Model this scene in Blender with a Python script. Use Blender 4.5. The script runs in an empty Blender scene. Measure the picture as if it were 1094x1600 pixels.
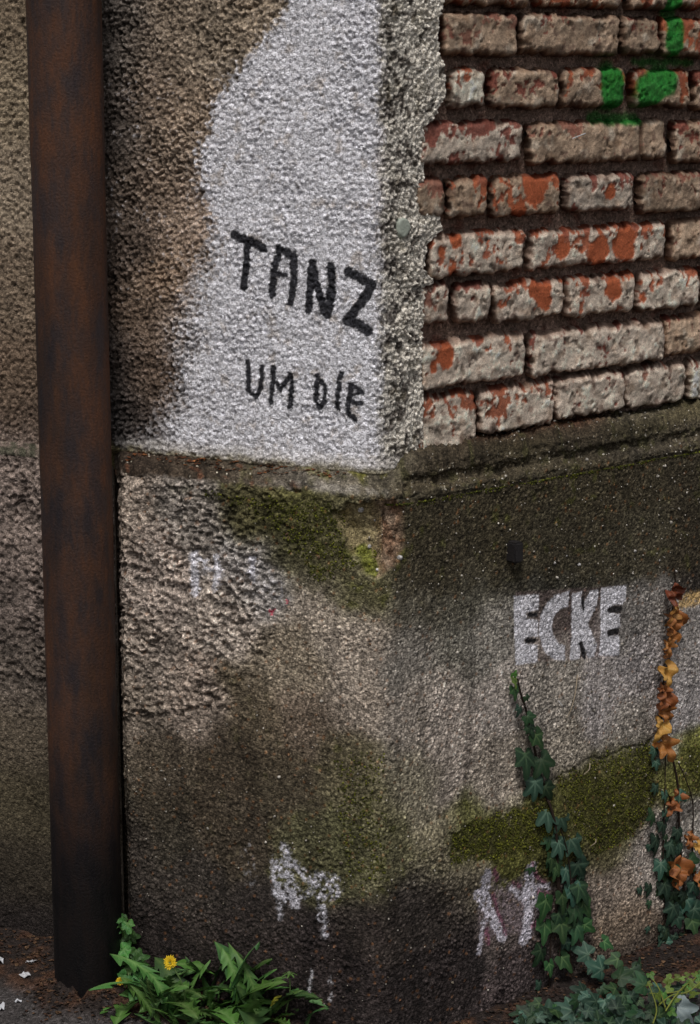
import bpy, math, random
import numpy as np
from mathutils import Vector, Matrix

# ------------------------------------------------------------------ camera, sky, sun, exposure
C = bpy.context.scene.collection
SC = bpy.context.scene
F = 3390.0; PITCH = math.radians(11.7); DIST = 3.3; HCAM = 1.6
CAM = np.array([-0.055, -DIST, HCAM])
cam = bpy.data.cameras.new('camera'); camo = bpy.data.objects.new('camera', cam); C.objects.link(camo)
camo.location = CAM; camo.rotation_euler = (math.pi / 2 - PITCH, 0, 0)
cam.sensor_fit = 'VERTICAL'; cam.sensor_height = 23.6; cam.lens = F / 1600 * 23.6
cam.clip_start = 0.05; cam.clip_end = 500
cam.dof.use_dof = False
SC.camera = camo
SUN_EL, SUN_AZ = math.radians(60), math.radians(-6)     # azimuth measured from -Y (behind the camera) towards -X when negative
w = bpy.data.worlds.new('World'); SC.world = w; w.use_nodes = True
wn = w.node_tree.nodes; wl = w.node_tree.links
bg = wn['Background']
sky = wn.new('ShaderNodeTexSky'); sky.sky_type = 'NISHITA'; sky.sun_disc = False
sky.sun_elevation = SUN_EL; sky.dust_density = 3.0; sky.air_density = 1.0; sky.ozone_density = 1.0
hs = wn.new('ShaderNodeHueSaturation'); hs.inputs['Saturation'].default_value = 0.30
wl.new(sky.outputs[0], hs.inputs['Color']); wl.new(hs.outputs[0], bg.inputs[0])
bg.inputs[1].default_value = 0.07
sd = Vector((math.sin(SUN_AZ) * math.cos(SUN_EL), -math.cos(SUN_AZ) * math.cos(SUN_EL), math.sin(SUN_EL)))
sky.sun_rotation = math.atan2(sd.x, sd.y)
sun = bpy.data.lights.new('sun', 'SUN'); sun.energy = 1.5; sun.angle = math.radians(11); sun.color = (1, 0.975, 0.95)
suno = bpy.data.objects.new('sun', sun); C.objects.link(suno)
suno.rotation_euler = sd.to_track_quat('Z', 'Y').to_euler(); suno.location = (-2, -4, 6)
SC.view_settings.view_transform = 'Standard'; SC.view_settings.look = 'None'
SC.view_settings.gamma = 1; SC.view_settings.use_curve_mapping = False
SC.view_settings.exposure = 0.10
SC.render.engine = 'CYCLES'; SC.cycles.use_denoising = True
SC.cycles.max_bounces = 5; SC.cycles.diffuse_bounces = 3

# ------------------------------------------------------------------ noise on arrays
RNG = np.random.default_rng(7); random.seed(11)
_ang = RNG.random((256, 256)) * 2 * np.pi
_gx, _gy = np.cos(_ang), np.sin(_ang)
_jx, _jy, _jv = RNG.random((256, 256)), RNG.random((256, 256)), RNG.random((256, 256))
def perlin(x, y, seed=0):
    x = x + seed * 37.17; y = y + seed * 91.73
    xi = np.floor(x).astype(int); yi = np.floor(y).astype(int); fx = x - xi; fy = y - yi
    u = fx * fx * fx * (fx * (fx * 6 - 15) + 10); v = fy * fy * fy * (fy * (fy * 6 - 15) + 10)
    def g(i, j):
        a = (xi + i) & 255; b = (yi + j) & 255
        return _gx[a, b] * (fx - i) + _gy[a, b] * (fy - j)
    return ((g(0, 0) * (1 - u) + g(1, 0) * u) * (1 - v) + (g(0, 1) * (1 - u) + g(1, 1) * u) * v) * 1.5
def fbm(x, y, wl_, oct_=4, seed=0, gain=0.5):
    a, r, t, f = 1.0, 0.0, 0.0, 1.0 / wl_
    for o in range(oct_):
        r = r + a * perlin(x * f, y * f, seed + o * 3.3); t += a; a *= gain; f *= 2.03
    return r / t
def ridged(x, y, wl_, oct_=3, seed=0):
    a, r, t, f = 1.0, 0.0, 0.0, 1.0 / wl_
    for o in range(oct_):
        r = r + a * (1 - np.abs(perlin(x * f, y * f, seed + o * 5.1)) * 2); t += a; a *= 0.55; f *= 2.1
    return r / t
def worley(x, y, wl_, seed=0):
    x = x / wl_ + seed * 13.7; y = y / wl_ + seed * 7.3
    xi = np.floor(x).astype(int); yi = np.floor(y).astype(int)
    d1 = np.full(x.shape, 9.0); d2 = np.full(x.shape, 9.0); val = np.zeros(x.shape)
    for i in (-1, 0, 1):
        for j in (-1, 0, 1):
            a = (xi + i) & 255; b = (yi + j) & 255
            d = np.hypot(xi + i + _jx[a, b] - x, yi + j + _jy[a, b] - y)
            c = d < d1
            d2 = np.where(c, d1, np.minimum(d2, d)); val = np.where(c, _jv[a, b], val); d1 = np.where(c, d, d1)
    return d1, d2, val
def sst(a, b, x):
    t = np.clip((x - a) / (b - a), 0, 1); return t * t * (3 - 2 * t)
def lin(c):
    c = np.asarray(c, float) / 255.0
    return np.where(c <= 0.04045, c / 12.92, ((c + 0.055) / 1.055) ** 2.4)
def mix(a, b, t):
    t = np.asarray(t)[..., None]; return a * (1 - t) + b * t
def seg_sdf(X, Y, pts, r):
    d = np.full(X.shape, 9.0)
    if len(pts) == 1: return np.hypot(X - pts[0][0], Y - pts[0][1]) - r
    for (ax, ay), (bx, by) in zip(pts[:-1], pts[1:]):
        vx, vy = bx - ax, by - ay
        t = np.clip(((X - ax) * vx + (Y - ay) * vy) / (vx * vx + vy * vy + 1e-12), 0, 1)
        d = np.minimum(d, np.hypot(X - ax - t * vx, Y - ay - t * vy))
    return d - r
def poly_sdf(X, Y, pts):
    d = np.full(X.shape, 9.0); ins = np.zeros(X.shape, bool); n = len(pts)
    for i in range(n):
        ax, ay = pts[i]; bx, by = pts[(i + 1) % n]; vx, vy = bx - ax, by - ay
        t = np.clip(((X - ax) * vx + (Y - ay) * vy) / (vx * vx + vy * vy + 1e-12), 0, 1)
        d = np.minimum(d, np.hypot(X - ax - t * vx, Y - ay - t * vy))
        c = ((ay > Y) != (by > Y)) & (X < (bx - ax) * (Y - ay) / (by - ay + 1e-12) + ax)
        ins ^= c
    return np.where(ins, -d, d)

# ------------------------------------------------------------------ wall coordinates: s along the wall (0 at the corner, left negative), z up, o outwards from the plinth face
L = np.array([-0.898, 0.440]); L /= np.linalg.norm(L)
R = np.array([0.7536, 0.6574]); R /= np.linalg.norm(R)
NL = np.array([L[1] * -1, L[0]]); NL = NL if NL[1] < 0 else -NL
NR = np.array([R[1], -R[0]]); NR = NR if NR[1] < 0 else -NR
MIT = np.linalg.solve(np.array([NL, NR]), np.array([1.0, 1.0]))
def wall_xy(s, o, rad):
    s = np.asarray(s, float); o = np.asarray(o, float); s, o = np.broadcast_arrays(s, o)
    cx, cy = o * MIT[0], o * MIT[1]
    d = np.where(s[..., None] < 0, L, R) * np.abs(s)[..., None]
    x, y = cx + d[..., 0], cy + d[..., 1]
    m = np.abs(s) < rad
    u = np.clip((s + rad) / (2 * rad), 0, 1)
    ax, ay = cx + L[0] * rad, cy + L[1] * rad; bx, by = cx + R[0] * rad, cy + R[1] * rad
    x = np.where(m, (1 - u) ** 2 * ax + 2 * u * (1 - u) * cx + u * u * bx, x)
    y = np.where(m, (1 - u) ** 2 * ay + 2 * u * (1 - u) * cy + u * u * by, y)
    return x, y
def ray(px, py):
    a, b = (px - 547) / F, (800 - py) / F
    return np.array([a, math.cos(PITCH) + b * math.sin(PITCH), -math.sin(PITCH) + b * math.cos(PITCH)])
def W(px, py, o=0.0, side=None):
    """where the sight line to a spot measured in the photograph meets the left / right wall plane -> (s, z)"""
    d = ray(px, py)
    out = []
    for nm, N, D in (('L', NL, L), ('R', NR, R)):
        t = (o - CAM[:2] @ N) / (d[:2] @ N)
        p = CAM + d * t
        s = (p[:2] - o * MIT) @ D
        out.append((s, p[2]))
    if side is None: side = 'L' if out[0][0] > 0 else 'R'
    return (-out[0][0], out[0][1]) if side == 'L' else (out[1][0], out[1][1])
def WP(pts, o=0.0, side=None): return [W(x, y, o, side) for x, y in pts]
def P3(s, z, o, rad=0.02):
    x, y = wall_xy(s, o, rad); return Vector((float(x), float(y), float(z)))

# ------------------------------------------------------------------ mesh and object helpers
def attr_col(me, col):
    a = me.color_attributes.new('Col', 'FLOAT_COLOR', 'POINT')
    c = np.ones((len(col), 4), np.float32); c[:, :3] = col; a.data.foreach_set('color', c.ravel())
def grid_mesh(name, P, col=None, mask=None, smooth=True, flip=False):
    n, m, _ = P.shape
    idx = np.arange(n * m).reshape(n, m)
    q = np.stack([idx[:-1, :-1], idx[1:, :-1], idx[1:, 1:], idx[:-1, 1:]], -1)
    if mask is not None: q = q[mask]
    q = q.reshape(-1, 4)
    if flip: q = q[:, ::-1]
    V = P.reshape(-1, 3)
    if mask is not None:
        used = np.unique(q); rem = np.full(len(V), -1); rem[used] = np.arange(len(used)); q = rem[q]; V = V[used]
        if col is not None: col = col.reshape(-1, 3)[used]
    return quad_mesh(name, V, q, None if col is None else col.reshape(-1, 3), smooth)
def quad_mesh(name, V, q, col=None, smooth=True):
    me = bpy.data.meshes.new(name); k = q.shape[1]
    me.vertices.add(len(V)); me.vertices.foreach_set('co', np.ascontiguousarray(V, np.float32).ravel())
    me.loops.add(q.size); me.loops.foreach_set('vertex_index', np.ascontiguousarray(q, np.int32).ravel())
    me.polygons.add(len(q)); me.polygons.foreach_set('loop_start', np.arange(0, q.size, k, dtype=np.int32))
    me.polygons.foreach_set('use_smooth', np.full(len(q), smooth))
    me.update(calc_edges=True)
    if col is not None: attr_col(me, col)
    return me
def obj(name, me, mat, parent=None):
    o = bpy.data.objects.new(name, me); C.objects.link(o)
    if mat is not None and not me.materials: me.materials.append(mat)
    if parent is not None: o.parent = parent
    return o
def tag(o, label=None, cat=None, group=None, kind=None):
    if label: o['label'] = label
    if cat: o['category'] = cat
    if group: o['group'] = group
    if kind: o['kind'] = kind
    return o
def empty(name, loc, label, cat, group=None):
    o = bpy.data.objects.new(name, None); C.objects.link(o); o.location = loc; o.empty_display_size = 0.05
    return tag(o, label, cat, group)
def place(o, root):
    """parent o to root keeping world coordinates of its mesh"""
    o.parent = root; o.matrix_parent_inverse = Matrix.Translation(-Vector(root.location)); return o
def mat_base(name, rough=0.9, spec=0.2):
    m = bpy.data.materials.new(name); m.use_nodes = True; b = m.node_tree.nodes['Principled BSDF']
    b.inputs['Roughness'].default_value = rough; b.inputs['Specular IOR Level'].default_value = spec
    return m, m.node_tree.nodes, m.node_tree.links, b
def noise_node(N, Lk, scale, detail=3, rough=0.6, coord=None):
    n = N.new('ShaderNodeTexNoise'); n.inputs['Scale'].default_value = scale
    n.inputs['Detail'].default_value = detail; n.inputs['Roughness'].default_value = rough
    if coord is not None: Lk.new(coord, n.inputs['Vector'])
    return n
def ramp(N, Lk, src, stops):
    r = N.new('ShaderNodeValToRGB'); e = r.color_ramp.elements
    while len(e) < len(stops): e.new(0.5)
    for i, (p, c) in enumerate(stops):
        e[i].position = p; e[i].color = (*c, 1) if len(c) == 3 else c
    Lk.new(src, r.inputs[0]); return r
def mul(N, Lk, a, b, fac=1.0):
    m = N.new('ShaderNodeMix'); m.data_type = 'RGBA'; m.blend_type = 'MULTIPLY'; m.inputs[0].default_value = fac
    Lk.new(a, m.inputs[6]); Lk.new(b, m.inputs[7]); return m.outputs[2]
def grainy(name, rough=0.92, spec=0.15, s1=520, s2=170, lo=0.62, hi=1.35, bump=0.0013, vs=230, vc=.8):
    """colour from the mesh, broken up by fine sand grain, with fine relief"""
    m, N, K, b = mat_base(name, rough, spec)
    at = N.new('ShaderNodeVertexColor'); at.layer_name = 'Col'
    g = N.new('ShaderNodeNewGeometry')
    n1 = noise_node(N, K, s1, 3, 0.7, g.outputs['Position']); n2 = noise_node(N, K, s2, 4, 0.65, g.outputs['Position'])
    r1 = ramp(N, K, n1.outputs[0], [(0.36, (lo * .7,) * 3), (0.5, (1, 1, 1)), (0.66, (hi + .15,) * 3)])
    r2 = ramp(N, K, n2.outputs[0], [(0.34, (lo + .05, lo + .03, lo)), (0.68, (hi + .05, hi + .04, hi))])
    c = mul(N, K, at.outputs[0], r1.outputs[0]); c = mul(N, K, c, r2.outputs[0])
    vz = N.new('ShaderNodeTexVoronoi'); vz.inputs['Scale'].default_value = vs; vz.inputs['Randomness'].default_value = 1.0
    wv = N.new('ShaderNodeVectorMath'); wv.operation = 'ADD'; ws = N.new('ShaderNodeVectorMath'); ws.operation = 'SCALE'; ws.inputs[3].default_value = .004
    K.new(n2.outputs[1], ws.inputs[0]); K.new(ws.outputs[0], wv.inputs[0]); K.new(g.outputs['Position'], wv.inputs[1]); K.new(wv.outputs[0], vz.inputs['Vector'])
    sx = N.new('ShaderNodeSeparateColor'); K.new(vz.outputs['Color'], sx.inputs[0])
    r3 = ramp(N, K, sx.outputs[0], [(0.0, (1 - .5 * vc,) * 3), (0.45, (1.0, .99, .97)), (0.8, (1 + .25 * vc, 1 + .24 * vc, 1 + .22 * vc)), (1.0, (1 + .9 * vc,) * 3)])
    c = mul(N, K, c, r3.outputs[0])
    K.new(c, b.inputs['Base Color'])
    bp = N.new('ShaderNodeBump'); bp.inputs['Strength'].default_value = 1.0; bp.inputs['Distance'].default_value = bump
    ad = N.new('ShaderNodeMath'); ad.operation = 'ADD'; K.new(n1.outputs[0], ad.inputs[0]); K.new(n2.outputs[0], ad.inputs[1])
    vm = N.new('ShaderNodeMath'); vm.operation = 'MULTIPLY_ADD'; K.new(vz.outputs['Distance'], vm.inputs[0]); vm.inputs[1].default_value = -1.3 * vc; K.new(ad.outputs[0], vm.inputs[2])
    K.new(vm.outputs[0], bp.inputs['Height']); K.new(bp.outputs[0], b.inputs['Normal'])
    return m
M_PLASTER = grainy('roughcast_plaster', s1=620, vs=330, vc=.65, bump=.0014)
M_PLINTH = grainy('pebbly_plinth_render', s1=430, s2=140, lo=0.72, hi=1.25, vs=290, vc=.95, bump=.0012)
M_BRICK = grainy('old_brick_face', s1=600, s2=220, lo=0.85, hi=1.08, bump=0.0014, vs=400, vc=.25)
M_MORTAR = grainy('sooty_mortar', s1=500, s2=120, lo=0.65, hi=1.3)
M_GROUND = grainy('pavement_asphalt', s1=420, s2=130, lo=0.6, hi=1.4, bump=0.0012)

G = 1.75     # reflectance per recorded brightness
def colour_field(S, Z, pts, sc, seed=0, warp=0.03):
    """large stains and tones: hand-placed tone points blended over the wall"""
    wx = S + warp * fbm(S, Z, 0.09, 4, seed + 1); wz = Z + warp * fbm(S, Z, 0.09, 4, seed + 2)
    num = np.zeros(S.shape + (3,)); den = np.zeros(S.shape)
    for (s, z), c in pts:
        d2 = ((wx - s) ** 2 + (wz - z) ** 2) / sc ** 2
        wgt = np.exp(-d2) + 1e-3 / (1 + d2 ** 2)
        num += wgt[..., None] * lin(c); den += wgt
    return num / den[..., None] * G
def axis(lo, f0, f1, hi, fine, coarse=0.03):
    a = np.arange(f0, f1 + fine / 2, fine)
    l_, st, x = [], fine, f0
    while x > lo: st = min(st * 1.25, coarse); x -= st; l_.append(x)
    r_, st, x = [], fine, f1
    while x < hi: st = min(st * 1.25, coarse); x += st; r_.append(x)
    return np.concatenate([l_[::-1], a, r_])
def sweep_normals(P):
    du = np.gradient(P, axis=0); dv = np.gradient(P, axis=1); n = np.cross(du, dv)
    return n / (np.linalg.norm(n, axis=-1, keepdims=True) + 1e-12)

# ================================================================== THE CORNER BUILDING
OU = -0.055          # upper wall face, set back from the plinth face
ZL = 0.942           # height of the ledge lip
TOP = 2.35
bld = empty('corner_building', (0, 0, 0), 'old corner building with roughcast plaster, bared bricks and a mossy grey plinth', 'building')

# ---- relief of the different coats
def relief_roughcast(S, Z):          # thrown plaster of the upper wall
    a = ridged(S, Z, 0.016, 3, 3) - 0.5
    d1, d2, v = worley(S + 0.002 * perlin(S / .006, Z / .006, 5), Z, 0.0075, 2)
    blobs = sst(0.75, 0.15, d1) * (0.4 + v)
    b = fbm(S, Z, 0.05, 2, 9)
    c = ridged(S + .004 * fbm(S, Z, .01, 2, 22), Z + .004 * fbm(S, Z, .01, 2, 23), 0.0095, 2, 24) - .5
    return 0.0030 * a + 0.0046 * c + 0.0040 * blobs + 0.004 * b + 0.0026 * fbm(S, Z, 0.005, 2, 21)
def relief_crag(S, Z):               # torn, cavernous stucco, upper part of the plinth on the left
    wx = S + 0.006 * fbm(S, Z, 0.02, 2, 31); wz = Z + 0.006 * fbm(S, Z, 0.02, 2, 32)
    a = ridged(wx, wz * 1.15, 0.026, 4, 33)
    d1, d2, v = worley(wx, wz * 1.3, 0.013, 34)
    amp = .55 + .75 * sst(-.2, .3, fbm(S, Z, .09, 3, 38))
    return amp * (0.0080 * (a - 0.5) - 0.0055 * sst(0.5, 0.1, d1)) + 0.0060 * fbm(S, Z, 0.05, 3, 35) + 0.0010 * fbm(S, Z, 0.005, 2, 36)
def relief_grit(S, Z):               # gritty render with pebbles
    d1, d2, v = worley(S, Z, 0.0062, 41)
    g = sst(0.6, 0.1, d1) * (v > 0.35) * (0.4 + v)
    rgh = .45 + .9 * sst(-.1, .35, fbm(S, Z, .12, 3, 49))
    return 0.0020 * g * rgh + 0.0026 * rgh * fbm(S, Z, 0.030, 4, 42, .5) + 0.0010 * fbm(S, Z, 0.006, 2, 43) + 0.006 * fbm(S, Z, 0.2, 2, 44)

# ---- plinth and ledge, one swept sheet round the corner
SE = W(185, 1000, 0, 'L')[0]
s_ax = axis(SE, SE + .004, 0.86, 3.0, 0.002, .013)
zf = np.concatenate([np.linspace(-0.06, 0.0, 6), np.arange(0.003, ZL - 0.018, 0.002)])
def path_rs(pts, n):
    p = np.array(pts); d = np.concatenate([[0], np.cumsum(np.hypot(*np.diff(p, axis=0).T))])
    t = np.linspace(0, d[-1], n); return np.interp(t, d, p[:, 0]), np.interp(t, d, p[:, 1])
NLED = 84
z0 = zf[-1] + 0.002
oL, zLp = path_rs([(0, z0), (0.001, ZL - .008), (-.002, ZL - .002), (-.008, ZL + .001), (-.03, ZL + .011), (OU + .002, ZL + .021), (OU - .02, ZL + .03), (OU - .035, ZL + .06)], NLED)
oR, zRp = path_rs([(0, z0), (0.002, ZL - .012), (-.002, ZL - .004), (-.010, ZL - .001), (-.028, ZL + .003), (-.030, ZL + .010), (-.027, ZL + .020), (-.031, ZL + .034), (-.042, ZL + .046), (-.060, ZL + .052), (-.10, ZL + .056)], NLED)
bl = sst(0.0, 0.07, s_ax)
Sg = np.repeat(s_ax[:, None], len(zf) + NLED, 1)
Og = np.zeros_like(Sg); Zg = np.zeros_like(Sg)
Zg[:, :len(zf)] = zf[None]
Og[:, len(zf):] = oL[None] * (1 - bl[:, None]) + oR[None] * bl[:, None]
Zg[:, len(zf):] = zLp[None] * (1 - bl[:, None]) + zRp[None] * bl[:, None]
nf = len(zf)
ledge_t = np.zeros_like(Sg); ledge_t[:, nf:] = np.linspace(0, 1, NLED)[None]
X, Y = wall_xy(Sg, Og, 0.028)
PG = np.stack([X, Y, Zg], -1)
NG = sweep_normals(PG)
# heights
crag = relief_crag(Sg, Zg); grit = relief_grit(Sg, Zg)
edge = fbm(Sg, Zg, 0.05, 3, 51) * 0.05
cr_poly = WP([(60, 700), (480, 760), (470, 860), (440, 960), (420, 1040), (350, 1110), (250, 1140), (60, 1130)], 0, 'L')
crm = sst(0.012, -0.03, poly_sdf(Sg, Zg, cr_poly) + edge * 0.6)
low = sst(W(300, 1500, 0, 'L')[1], W(300, 1150, 0, 'L')[1], Zg)
H = grit * (0.8 + 0.5 * (1 - low)) * (1 - crm) + (crag + 0.003) * crm
ledm = sst(0.02, 0.10, ledge_t)
H = H * (1 - 0.35 * ledm * (Sg < 0.03)) + ledm * .0035 * fbm(Sg, Zg * 2 + Og, .05, 4, 56)
mould = ledm * sst(0.03, 0.08, Sg)
H = H + mould * (0.008 * fbm(Sg, Zg + Og, 0.030, 4, 55, .6) + .003 * ridged(Sg, Zg + Og, .012, 2, 155))
H = H + 0.004 * fbm(Sg, Zg * 0.3, 0.16, 2, 57) * sst(ZL - .08, ZL, Zg)
# lower coat on the right bulges below a slanting line
ln = np.array(WP([(560, 1330), (700, 1262), (850, 1222), (960, 1175), (1094, 1140), (1300, 1050)], 0, 'R'))
zline = np.interp(Sg, ln[:, 0], ln[:, 1]) + 0.012 * fbm(Sg, Zg, 0.05, 3, 59)
bul = sst(0.0, -0.05, Zg - zline) * sst(0.02, 0.12, Sg)
H = H + 0.010 * bul - 0.008 * sst(-0.12, -0.17, Zg - zline) * bul
crk = np.abs(Zg - zline - 0.008 * fbm(Sg, Zg, .02, 2, 60))
mzp = [ZRp for ZRp in ([(690, 1350), (700, 1302), (745, 1277), (850, 1246), (856, 1325), (800, 1345)], [(866, 1215), (940, 1182), (1016, 1152), (1020, 1260), (985, 1312), (930, 1338), (900, 1300), (880, 1270)])]
for q_ in mzp: H = H * (1 - .45 * sst(.01, -.01, poly_sdf(Sg, Zg, WP(q_, 0, 'R')) + .02 * fbm(Sg, Zg, .03, 4, 301)))
H = H - 0.003 * sst(0.004, 0.001, crk) * sst(0.25, 0.3, Sg) * sst(.75, .6, Sg)
lipz = np.exp(-((Zg - ZL + .004) / .012) ** 2)
H = H - lipz * (.010 * sst(.05, .4, fbm(Sg, Zg, .045, 4, 64)) + .004 * fbm(Sg, Zg, .015, 3, 65))
# chip broken out of the corner under the ledge
chip_poly = WP([(522, 800), (560, 783), (603, 778)], 0, 'L') + WP([(612, 778), (632, 790), (630, 850), (618, 880)], 0, 'R') + WP([(596, 905), (570, 900), (548, 862), (530, 830)], 0, 'L')
chd = poly_sdf(Sg, Zg, chip_poly) + 0.013 * fbm(Sg, Zg, .025, 4, 61)
chm = sst(0.003, -0.004, chd)
H = H * (1 - .5 * chm) - chm * (0.012 + 0.014 * sst(0, -0.03, chd) + 0.010 * fbm(Sg, Zg, .03, 4, 62))
# slow unevenness of a hand-made wall
H = H + 0.005 * fbm(Sg, Zg, 0.35, 2, 63)
H = H - .014 * sst(SE + .022, SE, Sg) ** 2
H = H * (1 - .5 * sst(.9, 1.2, Sg))
PG2 = PG + NG * H[..., None]
# colours
tp = [((200, 790), (120, 108, 98)), ((300, 800), (105, 98, 92)), ((250, 900), (125, 113, 105)), ((350, 950), (130, 119, 110)), ((400, 900), (125, 120, 118)),
      ((230, 1020), (117, 106, 97)), ((300, 1100), (117, 104, 94)), ((210, 1100), (100, 90, 80)), ((400, 785), (66, 62, 38)), ((460, 800), (70, 68, 34)), ((500, 830), (66, 62, 42)), ((450, 870), (72, 68, 50)), ((560, 930), (76, 72, 52)),
      ((500, 960), (116, 106, 95)), ((560, 1000), (112, 102, 92)), ((450, 1040), (100, 90, 76)), ((400, 1100), (75, 66, 52)), ((480, 1130), (88, 76, 65)), ((550, 1100), (108, 98, 88)),
      ((250, 1180), (72, 64, 54)), ((350, 1190), (54, 47, 38)), ((450, 1220), (60, 53, 41)), ((540, 1200), (72, 66, 48)), ((580, 1250), (82, 78, 55)), ((250, 1280), (52, 47, 39)),
      ((350, 1300), (52, 45, 36)), ((500, 1330), (62, 60, 40)), ((560, 1330), (60, 60, 36)), ((300, 1400), (44, 39, 35)), ((400, 1450), (38, 33, 31)), ((500, 1500), (34, 29, 29)), ((580, 1450), (42, 37, 33)),
      ((590, 1350), (74, 71, 50)), ((300, 1540), (28, 24, 23)), ((200, 1450), (34, 30, 28)), ((450, 1580), (30, 26, 26)), ((590, 1570), (34, 30, 30)), ((200, 1330), (44, 39, 35))]
tpr = [((640, 800), (42, 39, 31)), ((700, 780), (42, 39, 32)), ((800, 780), (47, 43, 34)), ((900, 760), (50, 46, 36)), ((1000, 740), (46, 42, 35)), ((1080, 720), (48, 44, 38)), ((700, 880), (46, 43, 36)), ((780, 870), (44, 41, 33)),
       ((850, 850), (47, 45, 38)), ((1000, 850), (54, 52, 44)), ((1080, 850), (46, 41, 36)), ((660, 940), (70, 66, 56)), ((740, 930), (70, 67, 57)), ((640, 1040), (95, 90, 84)), ((720, 1020), (85, 82, 74)), ((900, 890), (50, 48, 40)),
       ((760, 1000), (100, 96, 90)), ((780, 1080), (122, 114, 108)), ((700, 1100), (120, 111, 104)), ((640, 1120), (108, 100, 92)), ((860, 1090), (110, 104, 97)), ((950, 1100), (118, 112, 111)), ((1010, 1040), (108, 103, 103)), ((1010, 960), (95, 91, 88)),
       ((1050, 1100), (120, 115, 115)), ((1080, 1000), (112, 107, 105)), ((700, 1180), (124, 114, 106)), ((780, 1220), (116, 107, 97)), ((880, 1170), (105, 98, 88)), ((640, 1220), (102, 96, 80)), ((980, 1140), (105, 99, 92)),
       ((900, 1240), (60, 58, 28)), ((980, 1200), (62, 59, 33)), ((1080, 1200), (86, 86, 34)), ((800, 1310), (68, 68, 26)), ((740, 1300), (72, 72, 36)), ((850, 1290), (60, 60, 25)), ((960, 1270), (60, 58, 30)),
       ((960, 1320), (68, 64, 40)), ((680, 1340), (90, 84, 66)), ((720, 1370), (87, 80, 66)), ((960, 1390), (112, 100, 90)), ((960, 1440), (98, 84, 70)), ((1000, 1340), (118, 110, 104)), ((680, 1430), (46, 42, 38)), ((640, 1400), (48, 44, 40)),
       ((700, 1520), (34, 30, 30)), ((800, 1520), (56, 48, 48)), ((850, 1560), (42, 37, 37)), ((960, 1500), (60, 52, 46)), ((1080, 1480), (50, 42, 42)), ((1085, 1290), (118, 113, 107)), ((640, 1560), (34, 31, 31)), ((790, 1440), (66, 58, 55)), ((890, 1450), (60, 52, 48))]
TP = [(W(x, y, 0, 'L'), c) for (x, y), c in tp] + [(W(x, y, 0, 'R'), c) for (x, y), c in tpr]
COL = colour_field(Sg, Zg, TP, 0.040, 70, .035)
LUM = COL.mean(-1, keepdims=True); COL = (COL * .80 + LUM * np.array([1.03, .985, .97]) * .20) * 1.45
def zone(COL, polys, c, soft, k, wl=.03, amp=.02, sd=0):
    for q in polys:
        COL = mix(COL, lin(c) * G * np.ones(3), k * sst(soft, -soft, poly_sdf(Sg, Zg, q) + amp * fbm(Sg, Zg, wl, 4, 300 + sd)))
    return COL
ZR = lambda p: WP(p, 0, 'R')
ZLf = lambda p: WP(p, 0, 'L')
COL = zone(COL, [ZR([(690, 1350), (700, 1302), (745, 1277), (850, 1246), (856, 1325), (800, 1345)]), ZR([(866, 1215), (940, 1182), (1016, 1152), (1020, 1260), (985, 1312), (930, 1338), (900, 1300), (880, 1270)]), ZR([(1060, 1168), (1094, 1156), (1200, 1100), (1200, 1250), (1080, 1240)])], (54, 53, 25), .016, .72, .03, .022, 1)
COL = zone(COL, [ZR([(604, 778), (1094, 690), (1300, 650), (1300, 860), (1094, 890), (1000, 912), (900, 905), (790, 905), (740, 918), (690, 938), (640, 930), (606, 905)])], (56, 50, 36), .022, .60, .03, .04, 2)
COL = zone(COL, [ZLf([(270, 762), (520, 790), (560, 890), (600, 910), (604, 962), (480, 925), (430, 880), (395, 800)])], (58, 56, 34), .015, .6, .03, .03, 3)
COL = zone(COL, [ZR([(603, 1385), (680, 1372), (740, 1392), (742, 1460), (738, 1640), (603, 1700)]), ZLf([(500, 1470), (606, 1390), (606, 1700), (150, 1700), (150, 1420), (330, 1420)])], (42, 36, 35), .03, .55, .04, .045, 4)
COL = zone(COL, [ZLf([(300, 1130), (420, 1090), (540, 1110), (520, 1180), (420, 1230), (330, 1290), (220, 1280), (215, 1170)])], (60, 52, 42), .03, .45, .04, .05, 5)
Hn = np.clip((H - fbm(Sg, Zg, .05, 1, 99) * 0) / 0.004, -1.5, 1.5)
# grit colours: light and dark grains, lime crumbs
d1, d2, v = worley(Sg, Zg, 0.0062, 41)
grain = sst(0.55, 0.25, d1)
COL = COL * (1 + grain * (v - 0.45) * 1.1 * (1 - .5 * crm))[..., None]
COL = COL * (1 - .35 * sst(-.05, -.5, fbm(Sg, Zg, .009, 3, 172)))[..., None]
COL = COL * (1 + 0.55 * fbm(Sg, Zg, 0.011, 3, 71))[..., None] * (1 + 0.18 * fbm(Sg, Zg, 0.07, 2, 171))[..., None]
pit_shade = sst(0.1, -0.9, (crag / 0.004)) * crm  # shade painted into the hollows of the torn stucco
COL = COL * (1 - 0.45 * pit_shade)[..., None]
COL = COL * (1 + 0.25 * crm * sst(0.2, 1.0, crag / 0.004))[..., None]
# moss flecks
mo = sst(0.12, 0.45, fbm(Sg, Zg, 0.03, 4, 73) + 0.25 * fbm(Sg, Zg, .3, 2, 74) - 0.05)
grn = (COL[..., 1] > COL[..., 2] * 1.35)
COL = mix(COL, lin((66, 68, 26)) * G * np.ones(3), mo * sst(1.25, 1.7, COL[..., 1] / (COL[..., 2] + 1e-4)) * 0.55)
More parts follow.
